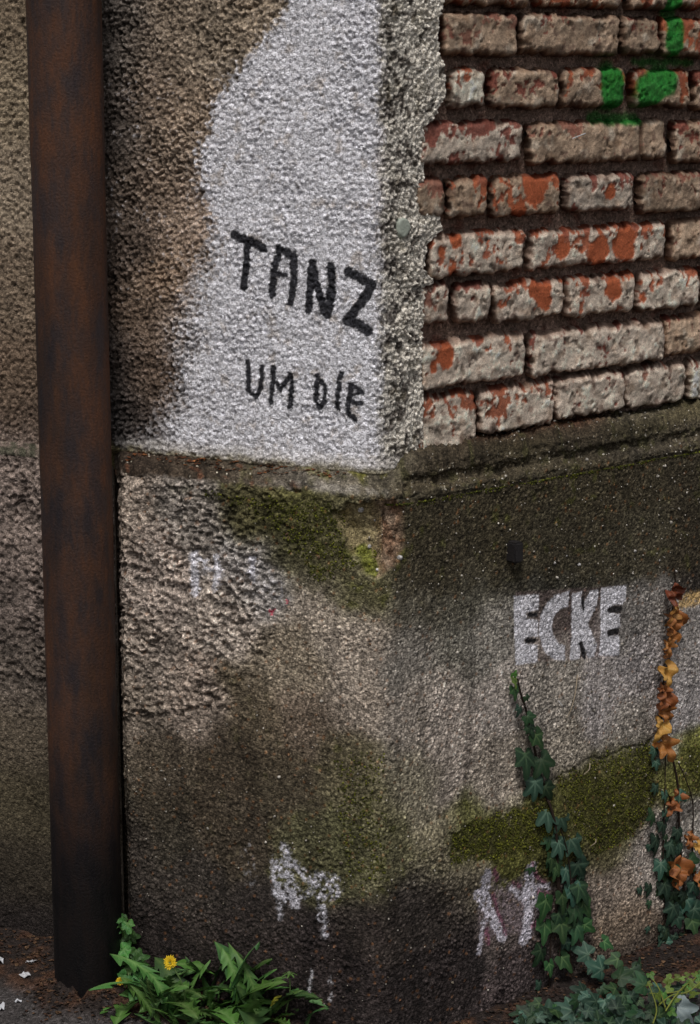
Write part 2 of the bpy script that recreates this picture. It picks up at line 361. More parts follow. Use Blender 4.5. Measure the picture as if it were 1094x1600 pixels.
# rust-brown grains
d1b, _, vb = worley(Sg, Zg, 0.010, 75)
COL = mix(COL, lin((120, 82, 52)) * G * np.ones(3), sst(.35, .15, d1b) * (vb > 0.90) * 0.4)
fs = fbm(Sg, Zg, .0045, 2, 176); COL = COL * (1 + .9 * np.clip(fs, -.5, .6))[..., None]
COL = mix(COL, lin((168, 160, 150)) * G * .8 * np.ones(3), .55 * sst(.38, .5, fs) * sst(.07, .30, LUM[..., 0]))
stk = fbm(Sg, Zg * .10, .035, 3, 177); COL = COL * (1 - .30 * sst(.05, .45, stk) * sst(.95, .6, Zg) + .16 * sst(-.05, -.4, stk))[..., None]
# ledge tones
lt = [((220, 728), (50, 42, 36)), ((300, 742), (58, 50, 42)), ((400, 752), (70, 63, 54)), ((500, 766), (92, 87, 80)), ((580, 772), (88, 82, 70))]
LT = [((W(x, y, -.02, 'L')[0], 0.5), c) for (x, y), c in lt]
rt = [((700, .45), (48, 42, 34)), ((800, .70), (54, 46, 37)), ((700, .8), (60, 53, 43)), ((900, .65), (54, 47, 38)), ((900, .9), (88, 52, 38)), ((780, .92), (80, 50, 38)), ((1000, .75), (78, 72, 60)), ((1000, .5), (48, 44, 32)), ((1080, .75), (72, 66, 50)), ((800, .5), (46, 42, 30)),
      ((700, .22), (74, 67, 54)), ((850, .22), (68, 62, 50)), ((1000, .22), (58, 53, 45)), ((1080, .22), (66, 60, 50)), ((760, .35), (56, 50, 41)), ((900, .35), (50, 45, 37))]
LT += [((W(x, 720, -.03, 'R')[0], t), c) for (x, t), c in rt]
lc = colour_field(Sg, ledge_t * 0.4, [((a_[0], a_[1] * .4), c_) for a_, c_ in LT], 0.07, 80, 0.01)
lc = lc * (1 + 0.6 * fbm(Sg, Zg + Og, 0.012, 4, 81)) [..., None] * (1 - .45 * sst(.1, .4, fbm(Sg, (Zg + Og) * 2, .045, 3, 181)))[..., None] * (1 + grain * (v - 0.5) * 0.5)[..., None]
lc = lc * (1 - .5 * sst(.0, .35, fbm(Sg, (Zg + Og) * 1.5, .06, 4, 185)) * (Sg < .05))[..., None]
lc = mix(lc, lin((92, 60, 44)) * G * np.ones(3), .55 * sst(.2, .4, fbm(Sg, (Zg + Og) * 1.5, .03, 4, 186)) * sst(-.1, -.2, Sg))
lc = mix(lc, lin((58, 57, 34)) * G * np.ones(3), .5 * sst(.1, .4, fbm(Sg, Zg + Og, .03, 3, 182)) * sst(-.35, -.25, Sg))
lc = mix(lc, lin((170, 164, 150)) * G * np.ones(3), .8 * sst(.52, .6, fbm(Sg, Zg + Og, .006, 2, 183)))
lc = mix(lc, lin((84, 82, 34)) * G * np.ones(3), .75 * sst(-.05, .2, fbm(Sg, Zg + Og, .03, 4, 187)) * sst(-.17, -.10, Sg) * sst(.05, -.01, Sg) * sst(.25, .5, ledge_t))
lc = mix(lc, lin((128, 123, 116)) * G * np.ones(3), .6 * sst(-.24, -.10, Sg) * sst(.02, -.02, Sg) * sst(.30, .22, ledge_t) * sst(-.2, .2, fbm(Sg, Zg, .03, 3, 188)))
COL = mix(COL, lc, sst(0.06, 0.16, ledge_t + .05 * fbm(Sg, Zg, .02, 3, 184)))
# chip colours
cc = mix(np.broadcast_to(lin((112, 96, 82)), COL.shape), lin((90, 70, 56)) * np.ones(3), sst(0, .5, fbm(Sg, Zg, .03, 4, 82) * 1.3 + sst(-.05, .03, Sg) * .3))
cc = mix(cc, lin((98, 96, 60)) * np.ones(3), sst(0.05, -0.02, Sg + .03 + .02 * fbm(Sg, Zg, .02, 2, 83)) * .5)
lich = seg_sdf(Sg, Zg, WP([(560, 865), (568, 880), (578, 893)], 0, 'L'), 0.012) + 0.003 * fbm(Sg, Zg, .01, 2, 84)
cc = mix(cc, lin((84, 86, 40)) * np.ones(3), sst(0.003, -0.003, lich))
COL = mix(COL, cc * 1.1 * G * (1 + .3 * fbm(Sg, Zg, .008, 3, 85))[..., None], chm)
# ---- painted marks on the plinth
ragged = 0.0016 * fbm(Sg, Zg, .008, 3, 86) + 0.0012 * fbm(Sg, Zg, .003, 1, 87)
def paint(COL, sdf, c, soft=0.0012, cover=1.0, patchy=0.0, rag=1.0, bias=0.0):
    m = sst(soft, -soft, sdf + ragged * rag) * cover
    if patchy: m = m * sst(0.0 - patchy, 0.35 - patchy, fbm(Sg, Zg, .009, 3, 88) + 0.25 * Hn - bias)
    return mix(COL, np.ones(3) * np.array(c), m)
WHITE = (0.74, 0.73, 0.80)
K_ = lambda pts: WP([(780 + x / 3.484, 820 + y / 3.484) for x, y in pts], 0, 'R')
halo = poly_sdf(Sg, Zg, WP([(806, 925), (976, 915), (966, 1026), (808, 1036)], 0, 'R'))
COL = paint(COL, halo, lin((98, 84, 84)) * G, 0.003, 0.45)
for pl in ([(80, 390), (213, 378), (213, 460), (150, 478), (150, 508), (212, 520), (210, 605), (140, 615), (140, 648), (208, 652), (206, 748), (88, 765)],
           [(300, 385), (385, 360), (380, 445), (330, 460), (300, 500), (290, 560), (300, 610), (330, 650), (362, 655), (362, 740), (300, 735), (245, 690), (215, 600), (225, 500), (260, 430)],
           [(400, 375), (455, 365), (455, 460), (500, 360), (545, 352), (540, 430), (490, 540), (535, 650), (520, 720), (490, 725), (450, 640), (440, 730), (388, 738), (400, 600)],
           [(558, 345), (698, 330), (695, 410), (680, 435), (640, 435), (610, 455), (610, 480), (665, 490), (668, 560), (600, 575), (600, 605), (660, 605), (660, 715), (548, 712), (560, 560)]):
    COL = paint(COL, poly_sdf(Sg, Zg, K_(pl)), WHITE, 0.0012, 0.96)
for a, b, r in (((165, 490), (200, 490), .0045), ((150, 630), (190, 630), .005), ((610, 465), (665, 460), .006), ((605, 590), (650, 580), .006), ((460, 400), (465, 460), .0035), ((448, 650), (465, 720), .005)):
    COL = paint(COL, seg_sdf(Sg, Zg, K_([a, b]), r), (0.03, 0.028, 0.03), 0.001)
px2m = 3.45 / F
def strokes(COL, side, lst, c, soft=0.0015, patchy=0.0, cover=1.0, bias=0.0):
    for pts, wpx in lst:
        COL = paint(COL, seg_sdf(Sg, Zg, WP(pts, 0, side), wpx * px2m / 2), c, soft, cover, patchy, 3.2, bias)
    return COL
COL = strokes(COL, 'L', [([(303, 868), (305, 900), (307, 925)], 13), ([(338, 872), (340, 895), (337, 918)], 10), ([(393, 875), (394, 905)], 11), ([(306, 870), (322, 880)], 7), ([(322, 888), (345, 892)], 6)], (0.80, 0.79, 0.88), 0.003, 1.2, 0.9, -.8)
COL = strokes(COL, 'L', [([(400, 890), (440, 930)], 34), ([(318, 890), (350, 900)], 20)], (0.42, 0.41, 0.44), 0.006, 0.05, 0.55)
COL = strokes(COL, 'L', [([(445, 1325), (455, 1345), (470, 1362), (490, 1376)], 16), ([(430, 1345), (435, 1395), (450, 1405), (462, 1412)], 16), ([(442, 1352), (460, 1396)], 24), ([(470, 1405), (488, 1390), (500, 1380)], 8),
      ([(500, 1372), (520, 1377), (524, 1393), (505, 1400)], 22), ([(503, 1400), (505, 1435)], 13), ([(507, 1442), (508, 1460)], 7), ([(437, 1410), (440, 1432)], 6)], (0.62, 0.61, 0.69), 0.004, 0.16, 0.92, .0)
COL = strokes(COL, 'L', [([(385, 1320), (392, 1375)], 22)], (0.5, 0.49, 0.52), 0.006, -.12, .5)
COL = paint(COL, poly_sdf(Sg, Zg, WP([(745, 1395), (756, 1358), (800, 1378), (826, 1350), (852, 1380), (846, 1440), (820, 1470), (800, 1455), (748, 1470)], 0, 'R')), (0.30, 0.24, 0.28), .006, .45, .1)
COL = strokes(COL, 'R', [([(756, 1366), (757, 1400), (766, 1430)], 22), ([(745, 1396), (762, 1420), (782, 1462)], 20), ([(754, 1440), (746, 1487)], 9), ([(798, 1386), (812, 1402)], 11), ([(826, 1354), (824, 1400), (822, 1440), (817, 1466)], 24), ([(820, 1388), (853, 1386)], 15), ([(832, 1402), (846, 1412)], 24)], (0.62, 0.59, 0.68), 0.002, 0.25, 0.95, -.05)
COL = strokes(COL, 'R', [([(826, 1346), (836, 1368), (850, 1378)], 7), ([(800, 1379), (810, 1384)], 6), ([(770, 1398), (777, 1425), (787, 1458)], 7), ([(840, 1394), (852, 1396)], 12), ([(830, 1444), (841, 1440)], 13), ([(758, 1452), (761, 1472)], 9), ([(768, 1358), (774, 1374)], 8)], (0.22, 0.085, 0.13), 0.002, 0.35, 0.85)
COL = strokes(COL, 'L', [([(425, 955)], 8), ([(449, 942)], 4)], (0.62, 0.06, 0.12), 0.001)
COL = strokes(COL, 'L', [([(490, 1518), (487, 1530), (486, 1545)], 4), ([(517, 1526), (518, 1540)], 3.5), ([(518, 1552), (518, 1562)], 3)], (0.45, 0.44, 0.48), 0.002, .3)
COL = strokes(COL, 'R', [([(1068, 940), (1100, 930), (1140, 925)], 26)], lin((168, 140, 96)) * G, 0.004, .4, .85)
COL = np.clip(COL, 0.012, 0.85)
fm = np.zeros((len(s_ax) - 1, nf + NLED - 1), bool); fm[:, :nf + 4] = True
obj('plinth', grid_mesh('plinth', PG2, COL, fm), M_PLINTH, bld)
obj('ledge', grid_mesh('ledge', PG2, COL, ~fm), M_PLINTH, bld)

# ---- lime and quartz pebbles standing out of the plinth render
def ico():
    t = (1 + 5 ** .5) / 2
    V = np.array([(-1, t, 0), (1, t, 0), (-1, -t, 0), (1, -t, 0), (0, -1, t), (0, 1, t), (0, -1, -t), (0, 1, -t), (t, 0, -1), (t, 0, 1), (-t, 0, -1), (-t, 0, 1)], float)
    V /= np.linalg.norm(V[0])
    Fc = np.array([(0, 11, 5), (0, 5, 1), (0, 1, 7), (0, 7, 10), (0, 10, 11), (1, 5, 9), (5, 11, 4), (11, 10, 2), (10, 7, 6), (7, 1, 8), (3, 9, 4), (3, 4, 2), (3, 2, 6), (3, 6, 8), (3, 8, 9), (4, 9, 5), (2, 4, 11), (6, 2, 10), (8, 6, 7), (9, 8, 1)])
    return V, Fc
ICV, ICF = ico()
def lumps(pos, rad, cols, squash=None):
    n = len(pos); V = np.empty((n, 12, 3)); rot = RNG.normal(size=(n, 3, 3)); q, _ = np.linalg.qr(rot)
    sc = rad[:, None] * (0.65 + 0.7 * RNG.random((n, 3)))
    V = np.einsum('nij,nkj->nki', q, ICV[None] * sc[:, None, :] * (0.85 + .3 * RNG.random((n, 12, 1)))) + pos[:, None]
    Fc = ICF[None] + (np.arange(n) * 12)[:, None, None]
    return V.reshape(-1, 3), Fc.reshape(-1, 3), np.repeat(cols, 12, 0)
fi = np.where((s_ax > -0.5) & (s_ax < 0.9))[0]; NP_ = 3000
ii = RNG.choice(fi, NP_); jj = RNG.integers(20, nf + 70, NP_)
keep = (Zg[ii, jj] > 0.28) | (RNG.random(NP_) < .25)
keep &= ~((jj > nf - 4) & (Sg[ii, jj] < .03))
keep &= ~((crm[ii, jj] > .3) & (RNG.random(NP_) < .75)); keep &= (halo[ii, jj] > 0.004)
ii, jj = ii[keep], jj[keep]
rr = np.clip(RNG.lognormal(-6.75, 0.42, len(ii)), 0.0006, 0.0030)
tone = RNG.random(len(ii)); upr = (Sg[ii, jj] > 0) & (Zg[ii, jj] > .5); tone = tone + .35 * upr
pc = np.where(tone[:, None] > .72, lin((182, 176, 168)), np.where(tone[:, None] > .2, lin((112, 104, 92)), lin((108, 86, 68)))) * 1.0
V_, F_, c_ = lumps(PG2[ii, jj] + NG[ii, jj] * rr[:, None] * .2, rr, pc)
# a few larger stones set in the broken corner and the dark band
big = [((568, 858), 'L', .0042), ((624, 871), 'R', .0045), ((586, 893), 'L', .003), ((573, 818), 'L', .0028), ((558, 799), 'L', .006), ((866, 879), 'R', .003), ((905, 882), 'R', .0032), ((1055, 893), 'R', .003), ((886, 868), 'R', .002), ((930, 1005), 'R', .0025), ((993, 862), 'R', .0026), ((1030, 875), 'R', .0025)]
bp_, br_ = [], []
for (x, y), sd_, r_ in big:
    s, z = W(x, y, 0, sd_); i = np.argmin(abs(s_ax - s)); j = np.argmin(abs(zf - z)); bp_.append(PG2[i, j]); br_.append(r_)
V2, F2, c2 = lumps(np.array(bp_), np.array(br_), np.repeat(lin((185, 182, 182))[None], len(bp_), 0))
pm = quad_mesh('pebbles', np.vstack([V_, V2]), np.vstack([F_, F2 + len(V_)]), np.vstack([c_, c2]))
tag(obj('pebbles', pm, M_PLINTH, bld), kind='stuff')

MZ = [(WP([(692, 1345), (700, 1305), (745, 1280), (850, 1250), (854, 1322), (800, 1342)], 0, 'R'), 2600, .3), (WP([(868, 1217), (940, 1184), (1014, 1155), (1018, 1258), (984, 1310), (930, 1335), (900, 1300), (882, 1270)], 0, 'R'), 2800, .3),
      (WP([(1062, 1168), (1094, 1156), (1200, 1110), (1200, 1240), (1080, 1240)], 0, 'R'), 1200, .4), (WP([(290, 765), (520, 786), (560, 880), (500, 910), (400, 800)], 0, 'L'), 2200, .3), (WP([(555, 860), (566, 858), (592, 892), (574, 900)], 0, 'L'), 260, 1.0),
      (WP([(606, 775), (1094, 692), (1094, 712), (606, 800)], 0, 'R'), 900, .2), (WP([(520, 1180), (600, 1180), (604, 1380), (540, 1380)], 0, 'L'), 700, .3)]
mp_, mr_, mc_ = [], [], []
for poly, n_, ylw in MZ:
    pa_ = np.array(poly); lo_, hi_ = pa_.min(0), pa_.max(0); q = RNG.random((n_ * 2, 2)) * (hi_ - lo_) + lo_
    ok = (poly_sdf(q[:, 0], q[:, 1], poly) + .022 * fbm(q[:, 0], q[:, 1], .03, 4, 301) < 0) & (fbm(q[:, 0], q[:, 1], .018, 3, 190) > -.15); q = q[ok][:n_]
    i_ = np.searchsorted(s_ax, q[:, 0]); j_ = np.clip(np.searchsorted(zf, q[:, 1]), 0, nf - 1)
    mp_.append(PG2[i_, j_] + RNG.normal(size=(len(q), 3)) * .0006); mr_.append(RNG.uniform(.0007, .0019, len(q)))
    a_ = RNG.random((len(q), 1)); yl_ = (RNG.random((len(q), 1)) < ylw); mc_.append(np.where(yl_, lin((98, 100, 36)), lin((64, 66, 28))) * (.8 + 1.0 * a_))
mp_, mr_, mc_ = np.vstack(mp_), np.concatenate(mr_), np.vstack(mc_)
V3, F3, c3 = lumps(mp_, mr_, mc_)
M_MOSS = grainy('moss', s1=900, s2=300, lo=.8, hi=1.2, vc=.3)
tag(obj('moss', quad_mesh('moss', V3, F3, c3), M_MOSS, bld), kind='stuff')

# ---- upper plaster coat, wrapping the corner, with its broken right edge over the bricks
SU_ = W(112, 400, OU, 'L')[0]
sl = axis(SU_, SU_ + .004, 0.0, 0.0, 0.0018)
sl = sl[sl <= 0.0]
NS = 90
zu = axis(ZL - .012, ZL - .01, 1.80, TOP, 0.0018)
eb = np.array([W(x, y, OU, 'R') for y, x in ((0, 696), (40, 690), (85, 692), (100, 700), (150, 702), (185, 684), (200, 664), (260, 669), (300, 661), (335, 690), (360, 696), (380, 672), (420, 664), (440, 682), (450, 664), (600, 662), (700, 664), (745, 668))])
eb = eb[np.argsort(eb[:, 1])]
send = np.interp(zu, eb[:, 1], eb[:, 0]) + 0.004 + 0.006 * fbm(zu, zu * 0, .03, 4, 90)
A = np.repeat(sl[:, None], len(zu), 1)
ts = np.linspace(0, 1, NS)[1:]
B = send[None] * ts[:, None]
Su = np.vstack([A, B]); Zu = np.repeat(zu[None], len(Su), 0)
Xu, Yu = wall_xy(Su, OU + 0 * Su, 0.022)
PU = np.stack([Xu, Yu, Zu], -1); NU = sweep_normals(PU)
pp0 = WP([(480, -60), (430, 38), (372, 108), (338, 168), (316, 238), (318, 300), (345, 372), (318, 450), (300, 540), (285, 640), (255, 690), (300, 712), (600, 760)], OU, 'L') + [(-.01, ZL), (-.004, 1.2), (-.004, 1.4), (0.0, 1.6), (-.002, 2.0)]
HU = relief_roughcast(Su, Zu) * (.62 + .55 * sst(-.15, .3, fbm(Su, Zu, .10, 3, 211))) * (1 - .42 * sst(.01, -.02, poly_sdf(Su, Zu, pp0))) + 0.005 * fbm(Su, Zu, .3, 2, 91)
edg = np.concatenate([np.zeros(len(sl)), sst(0.93, 1.0, ts)])[:, None]
bot = sst(ZL + .045, ZL + .01, Zu)
HU = HU * (1 - .4 * bot) - 0.012 * sst(ZL + .025, ZL + .012, Zu) - edg * 0.040 - 0.003 * sst(0.55, 0.93, np.concatenate([np.zeros(len(sl)), ts]))[:, None]
HU = HU + 0.004 * sst(ZL + .05, ZL + .028, Zu)
endL = sst(SU_ + .015, SU_, Su); HU = HU - 0.02 * endL
PU2 = PU + NU * HU[..., None]
ut = [((190, 50), (64, 58, 54)), ((190, 200), (60, 53, 49)), ((195, 400), (66, 55, 48)), ((185, 560), (44, 39, 38)), ((190, 660), (38, 35, 35)), ((260, 60), (96, 83, 70)), ((330, 60), (100, 88, 74)), ((250, 180), (90, 76, 64)), ((420, 20), (112, 98, 82)),
      ((250, 300), (92, 76, 62)), ((300, 350), (116, 98, 84)), ((270, 450), (104, 85, 68)), ((230, 500), (80, 65, 53)), ((240, 560), (78, 62, 50)), ((260, 620), (84, 68, 56)), ((225, 650), (50, 44, 42)), ((300, 200), (108, 92, 76)), ((290, 260), (108, 94, 82)),
      ((400, 600), (128, 122, 120)), ((400, 300), (150, 146, 150)), ((500, 200), (150, 146, 150)), ((320, 680), (120, 116, 118)), ((500, 650), (140, 138, 140)), ((550, 100), (130, 126, 122)), ((210, 300), (70, 60, 53)), ((300, 520), (118, 108, 102))]
UT = [(W(x, y, OU, 'L'), c) for (x, y), c in ut]
CU = colour_field(Su, Zu, UT, 0.05, 92, .02)
CU = CU * (1 + .30 * fbm(Su, Zu, .014, 3, 93))[..., None]
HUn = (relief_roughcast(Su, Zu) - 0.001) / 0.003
CU = CU * (1 - .62 * sst(.1, -1.2, HUn))[..., None] * 1.38  # hollows of the roughcast darkened in colour to deepen their shade
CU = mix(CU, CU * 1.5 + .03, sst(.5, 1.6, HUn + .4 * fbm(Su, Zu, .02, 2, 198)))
# white paint patch
lu = CU.mean(-1, keepdims=True); CU = (CU * .76 + lu * np.array([1.04, .99, .94]) * .24) * 1.14
pp = WP([(480, -60), (430, 38), (372, 108), (338, 168), (316, 238), (318, 300), (345, 372), (318, 450), (300, 540), (285, 640), (255, 690), (300, 712), (600, 760)], OU, 'L')
pp = pp + [(0.012, ZL), (0.008, 1.2), (-.004, 1.4), (0.0, 1.6), (-.002, W(590, -100, OU, 'L')[1])]
pd = poly_sdf(Su, Zu, pp) + .010 * fbm(Su, Zu, .045, 4, 210, .65)
zs = sst(W(340, 430, OU, 'L')[1], W(340, 300, OU, 'L')[1], Zu)
wid = 0.075 * (1 - zs) + 0.026 * zs
cov = sst(wid, -wid, pd)
nz = 1.5 * fbm(Su, Zu, .0075, 3, 94) + .6 * fbm(Su, Zu, .05, 2, 95)
worn = 0.25 * sst(W(450, 430, OU, 'L')[1], W(450, 720, OU, 'L')[1], Zu) + .14 * sst(W(540, 150, OU, 'L')[1], W(540, 40, OU, 'L')[1], Zu)
pmk = sst(0.22, 0.72, cov + .42 * nz - worn * (0.6 + nz) + .12 * np.clip(HUn, -2, 1))
hal = sst(.075, -.005, pd + .03 * fbm(Su, Zu, .03, 4, 212)) * (1 - zs * .75)
CU = mix(CU, np.array([0.60, 0.59, 0.63]) * np.ones(3), .72 * hal * sst(-.25, .45, fbm(Su, Zu, .0075, 3, 213) + .35 * np.clip(HUn, -1, 1) + .9 * (hal - .55)))
CU = mix(CU, np.array([0.84, 0.835, 0.91]) * np.ones(3), pmk * .97)
CU = mix(CU, lin((132, 118, 102)) * G * np.ones(3), pmk * .50 * sst(.12, .55, fbm(Su, Zu, .03, 4, 199) + .3 * fbm(Su, Zu, .007, 2, 200)))
CU = mix(CU, lin((66, 60, 58)) * G * np.ones(3), pmk * .55 * sst(.28, .5, fbm(Su, Zu, .0075, 3, 201) - .08 * HUn))
# weathered corner strip: pale crusts with black soot in the hollows
st = sst(-.012, .016, Su + .016 * fbm(Su, Zu, .02, 4, 96) + .008 * fbm(Su, Zu, .006, 2, 296)) * (.93 + 0 * Su)
sn = fbm(Su, Zu, .016, 4, 97) + .35 * np.clip(HUn, -1.5, 1.5)
sn = fbm(Su, Zu * .75, .013, 4, 97) * .9 + .45 * fbm(Su, Zu, .04, 2, 196) + .06 + .10 * np.clip(HUn, -1.5, 1.5) + .12 * sst(.035, .08, Su)
sc_ = mix(np.broadcast_to(lin((44, 40, 37)) * G, CU.shape), lin((166, 162, 155)) * G * np.ones(3), sst(-.15, .20, sn + .15 * sst(.05, .1, Su)))
sc_ = mix(sc_, lin((112, 104, 76)) * G * np.ones(3), .22 * sst(.1, .5, fbm(Su, Zu, .04, 3, 98)))
sc_ = mix(sc_, lin((118, 108, 98)) * G * np.ones(3), .16)
sc_ = sc_ * 1.30 * (1 - .16 * sst(.055, .02, Su + .02 * fbm(Su, Zu, .04, 3, 297)))[..., None]
CU = mix(CU, sc_, st)
# lime-bright foot and moss at the very bottom
CU = mix(CU, lin((150, 146, 144)) * G * np.ones(3), .7 * sst(ZL + .055, ZL + .035, Zu + .012 * fbm(Su, Zu, .03, 2, 100)) * sst(-.5, -.44, Su))
CU = mix(CU, lin((104, 96, 66)) * G * np.ones(3), .7 * sst(ZL + .036, ZL + .022, Zu + .01 * fbm(Su, Zu, .02, 2, 101)))
# black writing TANZ / UM DIE
rg = 0.0034 * fbm(Su, Zu, .009, 3, 102) + .0015 * fbm(Su, Zu, .003, 1, 103)
ink = np.full(Su.shape, 9.0)
for pts, wpx in (([(366, 367), (378, 373), (395, 378), (412, 388)], 13), ([(387, 379), (385, 414), (381, 449)], 12),
                 ([(425, 461), (428, 424), (437, 390)], 11.5), ([(437, 389), (458, 400)], 13), ([(458, 401), (459, 442), (454, 474)], 11.5), ([(430, 427), (447, 430)], 9),
                 ([(487, 411), (485, 447), (482, 485)], 12), ([(488, 417), (497, 452), (508, 489)], 13), ([(517, 416), (518, 450), (512, 491)], 14),
                 ([(543, 425), (561, 434), (581, 444)], 14), ([(582, 446), (565, 472), (543, 501)], 14), ([(542, 501), (562, 507), (576, 518)], 15),
                 ([(387, 565), (388, 609), (400, 620), (407, 606), (409, 573)], 8), ([(427, 575), (424, 628)], 8.5), ([(427, 594), (438, 608), (453, 588)], 8), ([(454, 585), (456, 609), (453, 636)], 8.5),
                 ([(495, 587), (494, 628), (500, 637), (508, 627), (508, 604), (497, 589)], 8), ([(531, 599), (528, 638)], 8.5), ([(534, 584), (532, 591)], 8.5),
                 ([(549, 600), (545, 645), (555, 655)], 8.5), ([(549, 600), (566, 612)], 8.5), ([(546, 625), (565, 631)], 8), ([(552, 619), (565, 612)], 4)):
    ink = np.minimum(ink, seg_sdf(Su, Zu, WP(pts, OU, 'L'), wpx * px2m * .56))
CU = mix(CU, np.array([.018, .018, .024]) * np.ones(3), .97 * sst(.001, -.001, ink + rg) )
CU = np.clip(CU, .012, .92)
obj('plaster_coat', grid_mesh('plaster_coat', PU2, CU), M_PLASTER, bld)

# ---- mortar bed behind the bricks
OB, OM = OU - 0.006, OU - 0.038
sm = axis(0.0, 0.05, 0.80, 1.85, 0.0036); sm = sm[sm > 0.0]
zm = axis(ZL, ZL + .02, 1.72, TOP, 0.0034)
Sm, Zm = np.meshgrid(sm, zm, indexing='ij')
Hm = .0035 * fbm(Sm, Zm, .02, 3, 110) + .004 * fbm(Sm, Zm, .08, 2, 111)
Xm, Ym = wall_xy(Sm, OM + Hm, .001)
CM = np.broadcast_to(lin((104, 88, 80)) * G, Sm.shape + (3,)) * (1 + .4 * fbm(Sm, Zm, .03, 3, 112))[..., None]
CM = mix(CM, lin((84, 44, 34)) * G * np.ones(3), .6 * sst(.1, .5, fbm(Sm, Zm, .05, 3, 113)))
GP = [([(955, 122), (957, 150)], 42), ([(1010, 142), (1040, 124)], 44), ([(1053, -30), (1052, 72)], 32), ([(930, 184), (1000, 186)], 14), ([(1000, 98), (1090, 96)], 9)]
def green_mask(S, Z):
    d = np.full(S.shape, 9.)
    for p, wp_ in GP: d = np.minimum(d, seg_sdf(S, Z, WP(p, OB, 'R'), wp_ * px2m * .62 + .001))
    return sst(.005, -.005, d + .008 * fbm(S, Z, .02, 4, 115))
GREEN = np.array([.018, .20, .030])
CM = mix(CM, GREEN * .75, .8 * green_mask(Sm, Zm))
mort = obj('mortar_bed', grid_mesh('mortar_bed', np.stack([Xm, Ym, Zm], -1), np.clip(CM, .012, .8)), M_MORTAR, bld)

